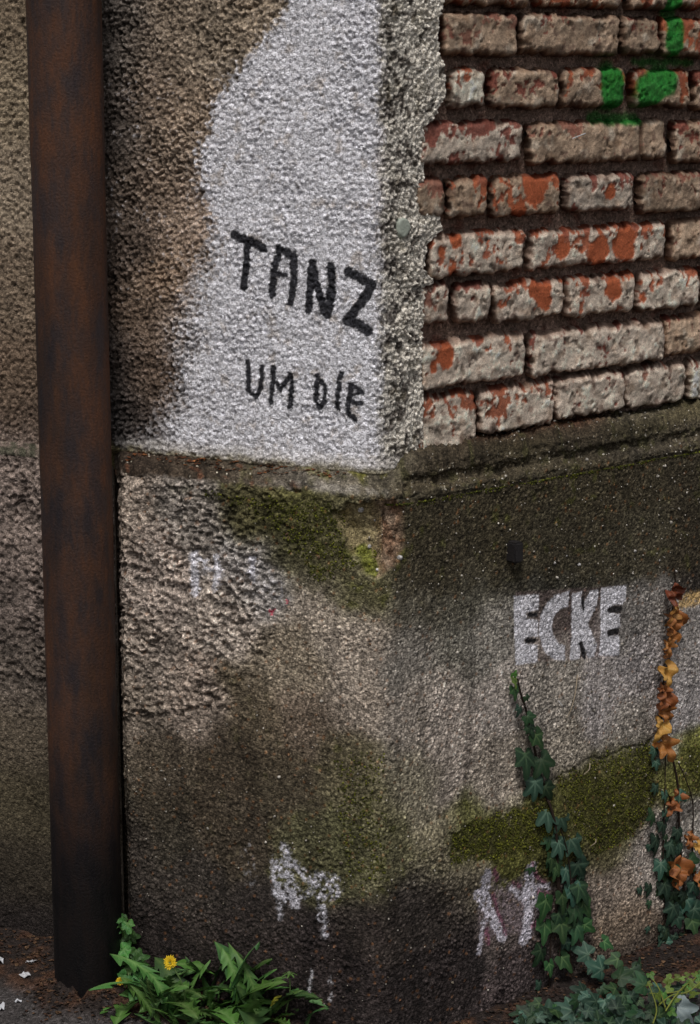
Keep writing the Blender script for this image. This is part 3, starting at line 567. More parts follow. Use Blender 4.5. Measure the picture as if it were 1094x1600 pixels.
# ---- bricks, each one its own shape
ORANGE, DULL, PINK = lin((168, 92, 62)) * 1.2, lin((124, 70, 60)) * 1.3, lin((142, 100, 86)) * 1.35
BEIGE, GREY, PALE = lin((152, 132, 114)), lin((172, 159, 147)), lin((192, 185, 172))
def make_brick(s0, s1, zb, zt, bare, tone, crust, seed, fine=0.0025, gaps=(), orange=(), lumps_=1.0):
    """bare = share of the crust that has come off; tone = brick colour; crust = colour of the old whitewash and mortar film"""
    pad = .004
    S, Z = np.meshgrid(np.arange(s0 - pad, s1 + pad + fine, fine), np.arange(zb - pad, zt + pad + fine, fine), indexing='ij')
    cx, cz, hw, hh = (s0 + s1) / 2, (zb + zt) / 2, (s1 - s0) / 2, (zt - zb) / 2
    rc = min(.012, hh * .5)
    qx = np.abs(S - cx) - hw + rc; qz = np.abs(Z - cz) - hh + rc
    d = -(np.hypot(np.maximum(qx, 0), np.maximum(qz, 0)) + np.minimum(np.maximum(qx, qz), 0) - rc)
    d = d + .0085 * fbm(S, Z, .034, 3, seed) + .0045 * fbm(S, Z, .011, 3, seed + 1) + .0020
    for gx, gw in gaps:      # a fault running down the brick
        gs = W(gx, 200, OB, 'R')[0] + .002 * fbm(S * 0, Z, .02, 2, seed)
        d = np.minimum(d, np.abs(S - gs) - gw * px2m / 2 + .006)
    rr_ = .011
    t = np.clip(d / rr_, 0, 1)
    prof = np.sqrt(np.clip(1 - (1 - t) ** 2, 0, 1))
    depth = OB - OM + .006
    nb = fbm(S, Z, .045, 4, seed + 2) * 1.0 + .5 * fbm(S, Z, .012, 3, seed + 3)
    nb = nb + .25 * (Z - cz) / hh * 1.0     # the film falls off the upper edge first
    thr = np.quantile(nb[d > .002], 1 - bare * .8) if bare > 0 else 9.0
    off = sst(thr - .03, thr + .03, nb) * .92
    spots = np.zeros(S.shape)
    for (ox, oy, orad) in orange:
        so, zo = W(ox, oy, OB, 'R'); spots = np.maximum(spots, sst(.003, -.001, np.hypot(S - so, Z - zo) - orad * px2m + .016 * fbm(S, Z, .028, 4, seed + 5, .6)))
    off = np.maximum(off, spots)
    crustn = fbm(S, Z, .040, 4, seed + 6, .55); fl = fbm(S, Z, .028, 4, seed + 21, .6); flake = sst(-.02, .03, fl) * .5 + sst(.22, .26, fl) * .5; chipn = sst(.26, .34, fbm(S, Z, .030, 4, seed + 22, .6))
    h = prof * depth + prof * ((.0042 * lumps_ * crustn + .0022 * flake - .0034 * chipn) * (1 - off) - .0018 * off + .0045 * fbm(S, Z, .05, 2, seed + 7) + .0007 * fbm(S, Z, .007, 2, seed + 9))
    h = np.where(d < 0, -.004, h)
    tilt = (RNG.random(2) - .5) * .05; back = (RNG.random() - .5) * .007
    h = h + prof * ((S - cx) * tilt[0] + (Z - cz) * tilt[1] * 2 + back)
    X, Y = wall_xy(S, OM + h, .001)
    toneA = mix(np.broadcast_to(tone, S.shape + (3,)), DULL * np.ones(3), sst(-.1, .4, fbm(S, Z, .03, 3, seed + 10)) * .6)
    toneA = mix(toneA, ORANGE * np.ones(3), spots)
    cr = mix(np.broadcast_to(crust * G, S.shape + (3,)), crust * G * np.array([.62, .55, .50]), sst(.0, .5, fbm(S, Z, .025, 4, seed + 11)) * .8)
    cr = mix(cr, PALE * G * np.ones(3), sst(.1, .5, fbm(S, Z, .035, 3, seed + 12)) * .45)
    cr = cr * (.84 + .30 * flake - .34 * chipn)[..., None] * (1 - .30 * sst(.05, -.4, crustn))[..., None] * (1 + .18 * fbm(S, Z, .010, 3, seed + 18))[..., None]
    cr = mix(cr, lin((84, 66, 58)) * G * np.ones(3), .75 * sst(.18, .42, fbm(S, Z, .022, 4, seed + 23) + .18 * (zb + .02 - Z) / .02 * (Z < zb + .03)))
    col = mix(cr, toneA, off)
    col = mix(col, col * np.array([.50, .42, .40]), sst(.010, .001, d))           # darker rim towards the joints
    col = mix(col, np.ones(3) * lin((70, 52, 46)), .5 * sst(.2, .55, fbm(S, Z, .018, 3, seed + 13)) * (lumps_ > 1.1))
    g = green_mask(S, Z); col = mix(col, GREEN * (1 + .5 * fbm(S, Z, .01, 2, seed)[..., None]), g * .96)
    col = col * (1 + .18 * fbm(S, Z, .005, 2, seed + 14))[..., None]
    msk = (d[:-1, :-1] > -.003) | (d[1:, 1:] > -.003)
    me = grid_mesh('brick', np.stack([X, Y, Z], -1), np.clip(col, .012, .8), msk)
    return obj('brick', me, M_BRICK, mort)
seed = 200
rows = [  # photo spans: x0, x1, y_top, y_bottom at the middle, bare share, tone, crust, extra
 [(690, 830, -60, 9, .6, ORANGE * .75, BEIGE), (836, 976, -60, 10, .6, ORANGE * .75, BEIGE), (985, 1100, -56, 13, .7, ORANGE * .6, BEIGE), (1106, 1200, -54, 15, .3, ORANGE, BEIGE)],
 [(690, 809, 22, 86, .22, PINK * .8, BEIGE), (813, 969, 24, 85, .04, DULL, BEIGE * .95), (971, 1030, 28, 84, .10, DULL, BEIGE * .8), (1032, 1140, 30, 88, .5, ORANGE, BEIGE)],
 [(704, 758, 108, 168, .15, ORANGE, PALE * .95), (766, 875, 108, 169, .25, DULL, BEIGE), (878, 976, 108, 167, .25, ORANGE * .8, BEIGE), (988, 1079, 110, 168, .4, ORANGE * .7, BEIGE), (1085, 1200, 114, 172, .3, DULL, BEIGE)],
 [(655, 818, 191, 255, .45, DULL, GREY), (827, 1042, 191, 253, .08, PINK, BEIGE, [(1003, 8)]), (1053, 1210, 189, 252, .25, DULL, BEIGE)],
 [(650, 694, 280, 342, .4, PINK, BEIGE * .8), (702, 763, 280, 339, .25, ORANGE, BEIGE), (769, 877, 276, 336, .30, ORANGE, BEIGE, (), [(835, 297, 26), (810, 325, 14)]), (884, 991, 274, 329, .18, DULL, GREY * .95, (), [(953, 300, 11)]), (1001, 1110, 271, 331, .12, PINK * .7, BEIGE * .85)],
 [(668, 820, 365, 429, .20, ORANGE, GREY, (), [(715, 377, 12), (690, 395, 8), (704, 421, 8)]), (829, 1041, 356, 414, .35, ORANGE, GREY, (), [(878, 388, 16), (935, 390, 26), (975, 380, 30)]), (1049, 1215, 343, 400, .05, PINK, BEIGE * 1.05)],
 [(650, 702, 447, 506, .35, PINK, GREY), (710, 768, 446, 505, .12, DULL, GREY), (771, 881, 441, 500, .18, ORANGE, GREY, (), [(846, 462, 22), (835, 450, 16)]), (885, 992, 432, 492, .18, ORANGE, GREY, (), [(955, 450, 20)]), (998, 1093, 424, 483, .14, ORANGE, GREY * 1.05, (), [(1006, 468, 7)]), (1098, 1205, 415, 472, .2, ORANGE, GREY)],
 [(655, 821, 530, 601, .06, ORANGE, GREY * 1.1, (), [(696, 556, 20), (677, 575, 8)]), (829, 1037, 513, 576, .05, DULL, GREY * 1.02), (1040, 1200, 490, 548, .04, DULL, BEIGE * 1.05)],
 [(650, 745, 618, 704, .28, ORANGE * .85, GREY), (748, 866, 604, 672, .30, ORANGE * .8, GREY * 1.05), (868, 975, 587, 649, .04, DULL, GREY * 1.05), (976, 1072, 573, 634, .04, PINK, GREY), (1077, 1190, 559, 620, .05, DULL, PALE)]]
ends = []
for ri, row in enumerate(rows):
    for b in row:
        x0, x1, yt, yb = b[:4]; xc = (x0 + x1) / 2
        ym = (yt + yb) / 2
        s0, s1 = W(x0, ym, OB, 'R')[0], W(x1, ym, OB, 'R')[0]
        zt, zb = W(xc, yt, OB, 'R')[1], W(xc, yb, OB, 'R')[1]
        make_brick(s0, s1, zb, zt, b[4], b[5], b[6] * (1.14 if ri >= 5 else 1.0), seed, .0025, b[7] if len(b) > 7 else (), b[8] if len(b) > 8 else (), 1.3 if ri in (1, 2) else 1.0)
        seed += 17
    ends.append((s1, (zb + zt) / 2, zt - zb))
# the wall goes on beyond the picture: courses to the right and two more above
def cheap(s, z, h, k):
    global seed
    w_ = .24 if k % 2 else .115
    make_brick(s, s + w_, z - h / 2, z + h / 2, random.uniform(.05, .4), random.choice([ORANGE, DULL, PINK]), random.choice([BEIGE, GREY]), seed, .007); seed += 17
    return s + w_ + .012
for ri, (s, z, h) in enumerate(ends):
    s += .012; k = ri
    while s < 1.75: s = cheap(s, z, h, ri)
ztop = ends[0][1]
for r in (1, 2, 3):
    s = .09
    while s < 1.75: s = cheap(s, ztop + r * .081, .06, r)

# ---- plaster above the bared bricks and the recessed bay left of the pipe
def sheet(name, sA, zA, off_fn, colf, side='R', extra=0.0, mat=M_PLASTER, relief=relief_roughcast, amp=1.0, flipn=False):
    S, Z = np.meshgrid(sA, zA, indexing='ij')
    X, Y = wall_xy(S, off_fn(S, Z) + 0 * S, .001); P = np.stack([X, Y, Z], -1); N = sweep_normals(P)
    Hh = relief(S, Z) * amp; P = P + N * Hh[..., None]
    return S, Z, P, Hh
S, Z, P, Hh = sheet('x', axis(.10, .12, 1.75, 3.2, .012, .04), np.arange(ztop + .28, TOP, .012), lambda S, Z: OU - .03 * sst(ztop + .30, ztop + .285, Z), None)
obj('upper_plaster', grid_mesh('upper_plaster', P, np.clip(np.broadcast_to(lin((120, 108, 94)) * G, P.shape) * (1 + .3 * fbm(S, Z, .06, 3, 120))[..., None], .01, .8)), M_PLASTER, bld)
S, Z, P, Hh = sheet('x', np.arange(1.74, 3.2, .02), np.arange(ZL + .02, ztop + .30, .02), lambda S, Z: OU + 0 * S, None)
obj('upper_plaster', grid_mesh('upper_plaster', P, np.clip(np.broadcast_to(lin((120, 108, 94)) * G, P.shape) * (1 + .3 * fbm(S, Z, .06, 3, 121))[..., None], .01, .8)), M_PLASTER, bld)
# left bay: stands back behind the pipe
OBK = -0.085
sb = axis(-2.3, -.80, -.53, -.44, .0023, .016)
zb1 = np.concatenate([np.linspace(-.06, 0, 5), np.arange(.003, ZL - .01, .0025)])
oP, zP = path_rs([(0, zb1[-1] + .002), (0, ZL - .004), (-.006, ZL + .001), (-.028, ZL + .003), (-.034, ZL + .008), (-.034, ZL + .04)], 34)
zb2 = axis(ZL + .042, ZL + .042, 1.8, TOP, .0026)
Sb = np.repeat(sb[:, None], len(zb1) + 34 + len(zb2), 1)
Zb = np.repeat(np.concatenate([zb1, zP, zb2])[None], len(sb), 0); Ob = np.repeat(np.concatenate([0 * zb1, oP, 0 * zb2 - .034])[None], len(sb), 0) + OBK
Xb, Yb = wall_xy(Sb, Ob, .001); PB = np.stack([Xb, Yb, Zb], -1); NB = sweep_normals(PB)
isu = sst(ZL - .01, ZL + .02, Zb)
isl = np.zeros_like(Sb); isl[:, len(zb1):len(zb1) + 19] = 1
HB = relief_roughcast(Sb, Zb) * isu * .75 + (relief_crag(Sb, Zb) * sst(.35, .6, Zb) + relief_grit(Sb, Zb) * sst(.6, .35, Zb)) * (1 - isu)
HB = HB * (1 - .7 * isl)
HB = HB * (1 - .5 * sst(-.9, -1.2, Sb))
PB2 = PB + NB * HB[..., None]
bt = [((30, 30), (104, 92, 78)), ((20, 150), (120, 108, 92)), ((30, 300), (124, 112, 98)), ((30, 450), (108, 95, 82)), ((30, 600), (96, 82, 70)), ((50, 660), (78, 66, 58)), ((30, 740), (120, 108, 102)), ((30, 850), (118, 106, 100)), ((30, 950), (100, 90, 85)),
      ((30, 1050), (88, 80, 74)), ((30, 1150), (80, 72, 62)), ((30, 1250), (66, 60, 48)), ((30, 1350), (50, 45, 38)), ((30, 1450), (34, 30, 29))]
CB = colour_field(Sb, Zb, [(W(x, y, OBK, 'L'), c) for (x, y), c in bt], .06, 125, .02)
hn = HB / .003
CB = CB * (1 + .3 * fbm(Sb, Zb, .012, 3, 126))[..., None] * (1 - .45 * sst(0, -1.2, hn))[..., None] * (1 + .2 * sst(.2, 1.2, hn))[..., None]  # relief shading strengthened in the colour: hollows darker, tips lighter
CB = mix(CB, lin((48, 52, 40)) * G * np.ones(3), isl * .8 * sst(-.5, .2, fbm(Sb, Ob + Zb, .02, 3, 127)))
CB = np.clip(CB, .012, .8)
k1 = len(zb1) + 1; fmb = np.zeros((len(sb) - 1, Sb.shape[1] - 1), bool); fmb[:, :k1] = True
fml = np.zeros_like(fmb); fml[:, k1:k1 + 27] = True
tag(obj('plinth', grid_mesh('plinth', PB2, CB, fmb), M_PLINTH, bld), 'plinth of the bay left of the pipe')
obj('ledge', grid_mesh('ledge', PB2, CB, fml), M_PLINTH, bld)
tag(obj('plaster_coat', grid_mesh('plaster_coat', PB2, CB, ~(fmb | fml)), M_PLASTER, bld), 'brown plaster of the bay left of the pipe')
# narrow returns closing the step behind the pipe
def ret(name, s, o0, o1, za, zb_, c, mat):
    oo = np.linspace(o0, o1, 30); zz = np.arange(za, zb_, .004); O_, Z_ = np.meshgrid(oo, zz, indexing='ij')
    X_, Y_ = wall_xy(np.full(O_.shape, s), O_, .001)
    hh = relief_grit(O_, Z_) * sst(0, .15, np.minimum((O_ - o0) / (o1 - o0), 1 - (O_ - o0) / (o1 - o0)))
    X_ = X_ + L[0] * hh; Y_ = Y_ + L[1] * hh
    cc_ = np.broadcast_to(lin(c) * G, O_.shape + (3,)) * (1 + .35 * fbm(O_, Z_, .02, 3, 130))[..., None]
    obj(name, grid_mesh(name, np.stack([X_, Y_, Z_], -1), np.clip(cc_, .01, .8), flip=True), mat, bld)
ret('plinth_return', SE, -.14, -.010, -.05, ZL, (84, 76, 68), M_PLINTH)
ret('plaster_return', SU_, -.14, OU - .018, ZL - .02, TOP, (66, 58, 52), M_PLASTER)

# ================================================================== GROUND
def gz(x, y): return 0 * x
xs = axis(-40, -1.0, .85, 40, .004, .9); ys = axis(-60, -.62, .55, 30, .004, .9)
def axis2(lo, f0, f1, hi, fine, grow=1.16, mx=4.0):
    a = list(np.arange(f0, f1, fine)); st, x = fine, f0; l_ = []
    while x > lo: st = min(st * grow, mx); x -= st; l_.append(x)
    st, x = fine, a[-1]; r_ = []
    while x < hi: st = min(st * grow, mx); x += st; r_.append(x)
    return np.array(l_[::-1] + a + r_)
xs = axis2(-120, -.95, .85, 120, .005); ys = axis2(-160, -.45, .50, 80, .005)
Xg, Yg = np.meshgrid(xs, ys, indexing='ij')
nL = Xg * NL[0] + Yg * NL[1]; nR = Xg * NR[0] + Yg * NR[1]
nd = np.maximum(nL, nR)                       # distance out from the building line
nearm = sst(6, 1, np.hypot(Xg, Yg))
near = nearm * (0.0016 * fbm(Xg, Yg, .008, 2, 140) + .002 * fbm(Xg, Yg, .06, 3, 141))
dirtw = .085 + .03 * fbm(Xg, Yg, .12, 3, 142) + .05 * sst(.1, .6, Xg)
dirt = np.maximum(sst(.02, -.02, nd - dirtw), sst(.12, .08, np.hypot(Xg + .5035, Yg - .19) + .03 * fbm(Xg, Yg, .04, 3, 148))) * nearm
Zgd = .030 * sst(.15, -.35, Xg) * sst(-3., -1.5, -np.abs(Xg)) * sst(-3, -.6, Yg) + near + .022 * np.exp(-((np.hypot(Xg + .5035, Yg - .19) - .05) / .035) ** 2) * (1 + fbm(Xg, Yg, .02, 3, 147)) + dirt * (.010 + .008 * fbm(Xg, Yg, .03, 3, 143) + .012 * sst(.1, -.05, nd))
CG = np.broadcast_to(lin((58, 55, 55)) * 1.5, Xg.shape + (3,)) * (1 + .22 * fbm(Xg, Yg, .09, 3, 144))[..., None]
CG = CG * (1 + .25 * fbm(Xg, Yg, 1.2, 3, 145))[..., None]
dc = mix(np.broadcast_to(lin((42, 36, 34)) * 1.2, CG.shape), lin((72, 52, 41)) * 1.1 * np.ones(3), sst(.0, .4, fbm(Xg, Yg, .05, 4, 146) + .5 * sst(.04, 0, np.abs(nd - dirtw + .01))))
CG = mix(CG, dc, dirt)
pav = tag(obj('pavement', grid_mesh('pavement', np.stack([Xg, Yg, Zgd], -1), np.clip(CG, .012, .6)), M_GROUND), kind='structure')
def ground_z(x, y):
    i = int(np.argmin(abs(xs - x))); j = int(np.argmin(abs(ys - y))); return float(Zgd[i, j])
def GP_(px, py, z=0.0):
    d = ray(px, py); t = (z - CAM[2]) / d[2]; p = CAM + d * t; return Vector(p)

# ================================================================== RUSTY PIPE
def rust_mat():
    m, N, K, b = mat_base('rusty_iron', .7, .28)
    g = N.new('ShaderNodeNewGeometry'); mp = N.new('ShaderNodeMapping'); mp.inputs['Scale'].default_value = (1, 1, .28); K.new(g.outputs['Position'], mp.inputs[0])
    n1 = noise_node(N, K, 30, 6, .7, mp.outputs[0]); n2 = noise_node(N, K, 260, 3, .6, g.outputs['Position']); n3 = noise_node(N, K, 9, 4, .6, mp.outputs[0])
    r = ramp(N, K, n1.outputs[0], [(.28, (.040, .032, .034)), (.42, (.054, .036, .031)), (.50, (.078, .042, .028)), (.62, (.112, .050, .025)), (.76, (.150, .062, .024))])
    n4 = noise_node(N, K, 5, 3, .5, g.outputs['Position'])
    sep = N.new('ShaderNodeSeparateXYZ'); K.new(g.outputs['Position'], sep.inputs[0])
    r3 = ramp(N, K, n3.outputs[0], [(.36, (.55, .62, .72)), (.60, (1.1, 1.05, 1.0))])
    c = mul(N, K, r.outputs[0], r3.outputs[0]); r2 = ramp(N, K, n2.outputs[0], [(.3, (.75,) * 3), (.7, (1.25,) * 3)]); c = mul(N, K, c, r2.outputs[0])
    zr = N.new('ShaderNodeMapRange'); zr.inputs[1].default_value = 0.22; zr.inputs[2].default_value = .62; K.new(sep.outputs[2], zr.inputs[0])
    ad = N.new('ShaderNodeMath'); ad.operation = 'MULTIPLY_ADD'; K.new(n4.outputs[0], ad.inputs[0]); ad.inputs[1].default_value = .5; K.new(zr.outputs[0], ad.inputs[2])
    foot_tone = ramp(N, K, ad.outputs[0], [(.25, (.05, .05, .07)), (.5, (.22, .22, .27)), (1.1 if False else .98, (.86, .82, .84))])      # near-black foot of the pipe, brown higher up
    c = mul(N, K, c, foot_tone.outputs[0]); K.new(c, b.inputs['Base Color'])
    bp = N.new('ShaderNodeBump'); bp.inputs['Strength'].default_value = .6; bp.inputs['Distance'].default_value = .002; K.new(n2.outputs[0], bp.inputs['Height']); K.new(bp.outputs[0], b.inputs['Normal'])
    rr2 = ramp(N, K, n1.outputs[0], [(.35, (.5,) * 3), (.6, (.8,) * 3)]); K.new(rr2.outputs[0], b.inputs['Roughness'])
    return m
M_RUST = rust_mat()
pc_ = GP_(137, 1560); PX, PY = -.5035, .190
pipe = empty('iron_standpipe', (PX, PY, 0), 'tall rusty brown iron pipe standing against the wall at the left', 'pipe')
def tube_mesh(name, prof, seg=96, wob=.0006):
    z = np.array([p[1] for p in prof]); r = np.array([p[0] for p in prof]); a = np.linspace(0, 2 * np.pi, seg, endpoint=False)
    A_, Z_ = np.meshgrid(a, z, indexing='ij'); R_ = r[None] + wob * fbm(np.cos(A_) * .06 + 5, Z_ + np.sin(A_) * .06, .05, 3, 150)
    V = np.stack([R_ * np.cos(A_), R_ * np.sin(A_), Z_], -1); n, m = A_.shape; idx = np.arange(n * m).reshape(n, m)
    q = np.stack([idx[:, :-1], np.roll(idx, -1, 0)[:, :-1], np.roll(idx, -1, 0)[:, 1:], idx[:, 1:]], -1).reshape(-1, 4)
    return quad_mesh(name, V.reshape(-1, 3), q)
zseam = 1.463
RP = .0585
obj('pipe_section', tube_mesh('pipe_section', [(RP, z) for z in np.linspace(-.02, zseam - .03, 120)] + [(RP + .0006 * sst(zseam - .03, zseam, z), z) for z in np.linspace(zseam - .028, zseam + .03, 20)] + [(RP + .0006, z) for z in np.linspace(zseam + .04, TOP + .2, 80)]), M_RUST, pipe)
# o_ = obj('weld_bead', tube_mesh('weld_bead', [(RP - .001, zseam - .006), (RP + .0016, zseam - .004), (RP + .002, zseam - .0005), (RP - .001, zseam + .001)], wob=.002), M_RUST, pipe)

# ================================================================== SMALL FIXTURES ON THE WALL
import bmesh
def surf(px, py, side, o=None):
    """a spot on the relief of the plinth: position and outward normal"""
    s, z = W(px, py, 0, side); i = int(np.argmin(abs(s_ax - s))); j = int(np.argmin(abs(zf - z)))
    return Vector(PG2[i, j]), Vector((*(NL if side == 'L' else NR), 0))
def simple_mat(name, col, rough=.8, spec=.3, var=.25, scale=300, bump=.0004):
    m, N, K, b = mat_base(name, rough, spec); g = N.new('ShaderNodeNewGeometry')
    n = noise_node(N, K, scale, 3, .6, g.outputs['Position']); r = ramp(N, K, n.outputs[0], [(.3, tuple(c * (1 - var) for c in col)), (.7, tuple(min(1, c * (1 + var)) for c in col))])
    K.new(r.outputs[0], b.inputs['Base Color']); bp = N.new('ShaderNodeBump'); bp.inputs['Distance'].default_value = bump; bp.inputs['Strength'].default_value = .7
    K.new(n.outputs[0], bp.inputs['Height']); K.new(bp.outputs[0], b.inputs['Normal']); return m
M_IRON = simple_mat('blackened_iron', (.022, .019, .019), .6)
M_GUM = simple_mat('chewed_gum', (.40, .43, .36), .55, .4, .12, 160)
def frame_at(p, n):
    n = n.normalized(); up = Vector((0, 0, 1)); x = up.cross(n).normalized(); y = n.cross(x)
    return Matrix(((x.x, y.x, n.x, p.x), (x.y, y.y, n.y, p.y), (x.z, y.z, n.z, p.z), (0, 0, 0, 1)))
bm = bmesh.new(); bmesh.ops.create_cube(bm, size=1)
bmesh.ops.scale(bm, vec=(.021, .035, .030), verts=bm.verts)
bmesh.ops.bevel(bm, geom=bm.edges[:], offset=.003, segments=2, affect='EDGES'); bmesh.ops.subdivide_edges(bm, edges=bm.edges[:], cuts=1, use_grid_fill=True)
for v_ in bm.verts: v_.co += Vector((random.uniform(-1, 1), random.uniform(-1, 1), random.uniform(-1, 1))) * .0005
me = bpy.data.meshes.new('anchor_stub'); bm.to_mesh(me); bm.free()
p, n = surf(800, 860, 'R'); st_ = obj('anchor_stub', me, M_IRON); st_.matrix_world = frame_at(p + n * .004, n)
tag(st_, 'small black square iron stub in the dark mossy plinth above the white stencilled word', 'iron stub')
# pale gum disc pressed on the corner strip
def disc_mesh(name, rx, ry, th, seg=28, rings=8, sd_=1, wob=.06):
    V, Fq = [(0, 0, th)], []
    for r in range(1, rings + 1):
        f = r / rings
        for k in range(seg):
            a = 2 * math.pi * k / seg; ww = 1 + wob * math.sin(3 * a + sd_) + wob * .5 * math.sin(5 * a + 2 * sd_)
            z = th * math.sqrt(max(0, 1 - max(0, (f - .7) / .3) ** 2)) - (.003 if r == rings else 0) + .0004 * math.sin(7 * a + 9 * f)
            V.append((rx * f * ww * math.cos(a), ry * f * ww * math.sin(a), z))
    for k in range(seg): Fq.append((0, 1 + k, 1 + (k + 1) % seg))
    for r in range(rings - 1):
        for k in range(seg):
            a, b_ = 1 + r * seg + k, 1 + r * seg + (k + 1) % seg; Fq.append((a, a + seg, b_ + seg, b_))
    me = bpy.data.meshes.new(name); me.from_pydata(V, [], Fq); [setattr(f, 'use_smooth', True) for f in me.polygons]; return me
s, z = W(629, 355, OU, 'R'); iu = len(sl) + int(np.clip(np.interp(s, send.mean() * ts, np.arange(len(ts))), 0, len(ts) - 1)); ju = int(np.argmin(abs(zu - z)))
gm = obj('gum_disc', disc_mesh('gum_disc', .0135, .0165, .0035), M_GUM); gm.matrix_world = frame_at(P3(s, z, OU + .006, .02), Vector((*NR, 0)))
tag(gm, 'round pale green disc of chewing gum pressed on the speckled plaster strip at the corner', 'chewing gum')

def curve_tube(name, pts, rads, seg=7):
    """smooth tapering twig through the points"""
    P_ = np.array([tuple(p) for p in pts], float); n = len(P_); rads = np.interp(np.linspace(0, 1, n), np.linspace(0, 1, len(rads)), rads)
    if n > 2:
        t = np.arange(n); tt = np.linspace(0, n - 1, (n - 1) * 4 + 1)
        out = []
        for u in tt:
            i = min(int(u), n - 2); f = u - i; p0, p1, p2, p3 = P_[max(i - 1, 0)], P_[i], P_[i + 1], P_[min(i + 2, n - 1)]
            out.append(.5 * ((2 * p1) + (-p0 + p2) * f + (2 * p0 - 5 * p1 + 4 * p2 - p3) * f * f + (-p0 + 3 * p1 - 3 * p2 + p3) * f ** 3))
        rads = np.interp(tt, t, rads); P_ = np.array(out)
    T = np.gradient(P_, axis=0); T /= np.linalg.norm(T, axis=1, keepdims=True) + 1e-12
    ref = np.array([.31, .22, .92]); A1 = np.cross(T, ref); A1 /= np.linalg.norm(A1, axis=1, keepdims=True) + 1e-9; A2 = np.cross(T, A1)
    a = np.linspace(0, 2 * np.pi, seg, endpoint=False)
    V = P_[:, None] + rads[:, None, None] * (np.cos(a)[None, :, None] * A1[:, None] + np.sin(a)[None, :, None] * A2[:, None])
    m = len(P_); idx = np.arange(m * seg).reshape(m, seg)
    q = np.stack([idx[:-1], np.roll(idx, -1, 1)[:-1], np.roll(idx, -1, 1)[1:], idx[1:]], -1).reshape(-1, 4)
    return quad_mesh(name, V.reshape(-1, 3), q)
M_STRAW = simple_mat('dry_straw', (.34, .27, .19), .8); M_WIRE = simple_mat('bright_wire', (.5, .5, .5), .4, .5)
M_STEM = simple_mat('ivy_stem', (.035, .024, .018), .9, .1); M_PALE = simple_mat('pale_root', (.5, .48, .46), .8)
def thread(name, pxs, side, r, mat, label, cat, lift=.009, group=None):
    pts = []
    for k, (x, y) in enumerate(pxs):
        p, n = surf(x, y, side); pts.append(p + n * (lift if 0 < k < len(pxs) - 1 else .004))
    root = Vector(pts[0]); me = curve_tube(name, [p - root for p in pts], r); o = obj(name, me, mat); o.location = root
    return tag(o, label, cat, group)
thread('straw', [(900, 1054), (893, 1080), (886, 1105), (882, 1120)], 'R', [.0011, .0007], M_STRAW, 'long thin dry straw slanting on the plinth right under the white stencilled word', 'straw')
thread('straw', [(920, 1192), (914, 1201), (909, 1209)], 'R', [.0010, .0008], M_STRAW, 'short dry straw lying at the upper edge of the green moss band', 'straw')
thread('straw', [(924, 1308), (920, 1314), (917, 1320)], 'R', [.0009, .0007], M_STRAW, 'tiny dry straw at the lower edge of the moss between the two ivy vines', 'straw')
thread('root_fibre', [(870, 1094), (872, 1100), (875, 1105)], 'R', [.0012, .0008], M_PALE, 'short white root fibre left of the long straw on the plinth', 'fibre')
thread('root_fibre', [(915, 1086), (919, 1090), (922, 1098)], 'R', [.0012, .0008], M_PALE, 'curled white root fibre right of the long straw on the plinth', 'fibre')
a = W(893, 218, OB + .006, 'R'); b_ = W(913, 208, OB + .006, 'R')
pa, pb = P3(a[0], a[1], OB + .001), P3(b_[0], b_[1], OB + .014)
o_ = obj('wire_nail', curve_tube('wire_nail', [(0, 0, 0), (pb - pa) * .5, pb - pa], [.0011, .0009]), M_WIRE); o_.location = pa
tag(o_, 'thin bright nail sticking out of the long beige brick in the third full course', 'nail')

# ================================================================== PLANTS
def leaf_mat(name, vein=True):
    m, N, K, b = mat_base(name, .5, .35); at = N.new('ShaderNodeVertexColor'); at.layer_name = 'Col'
    oi = N.new('ShaderNodeObjectInfo'); hsv = N.new('ShaderNodeHueSaturation')
    mr = N.new('ShaderNodeMapRange'); mr.inputs[3].default_value = .62; mr.inputs[4].default_value = 1.35; K.new(oi.outputs['Random'], mr.inputs[0]); K.new(mr.outputs[0], hsv.inputs['Value'])
    mh = N.new('ShaderNodeMapRange'); mh.inputs[3].default_value = .485; mh.inputs[4].default_value = .515; K.new(oi.outputs['Random'], mh.inputs[0]); K.new(mh.outputs[0], hsv.inputs['Hue'])
    tc = N.new('ShaderNodeTexCoord'); n = noise_node(N, K, 300, 3, .6, tc.outputs['Object']); r = ramp(N, K, n.outputs[0], [(.3, (.7,) * 3), (.7, (1.25,) * 3)])
    c = mul(N, K, at.outputs[0], r.outputs[0]); K.new(c, hsv.inputs['Color']); K.new(hsv.outputs[0], b.inputs['Base Color'])
    bp = N.new('ShaderNodeBump'); bp.inputs['Distance'].default_value = .0006; bp.inputs['Strength'].default_value = .5; K.new(n.outputs[0], bp.inputs['Height']); K.new(bp.outputs[0], b.inputs['Normal'])
    b.inputs['Subsurface Weight'].default_value = 0.0
    return m
M_LEAF = leaf_mat('ivy_leaf'); M_DLEAF = leaf_mat('weed_leaf')
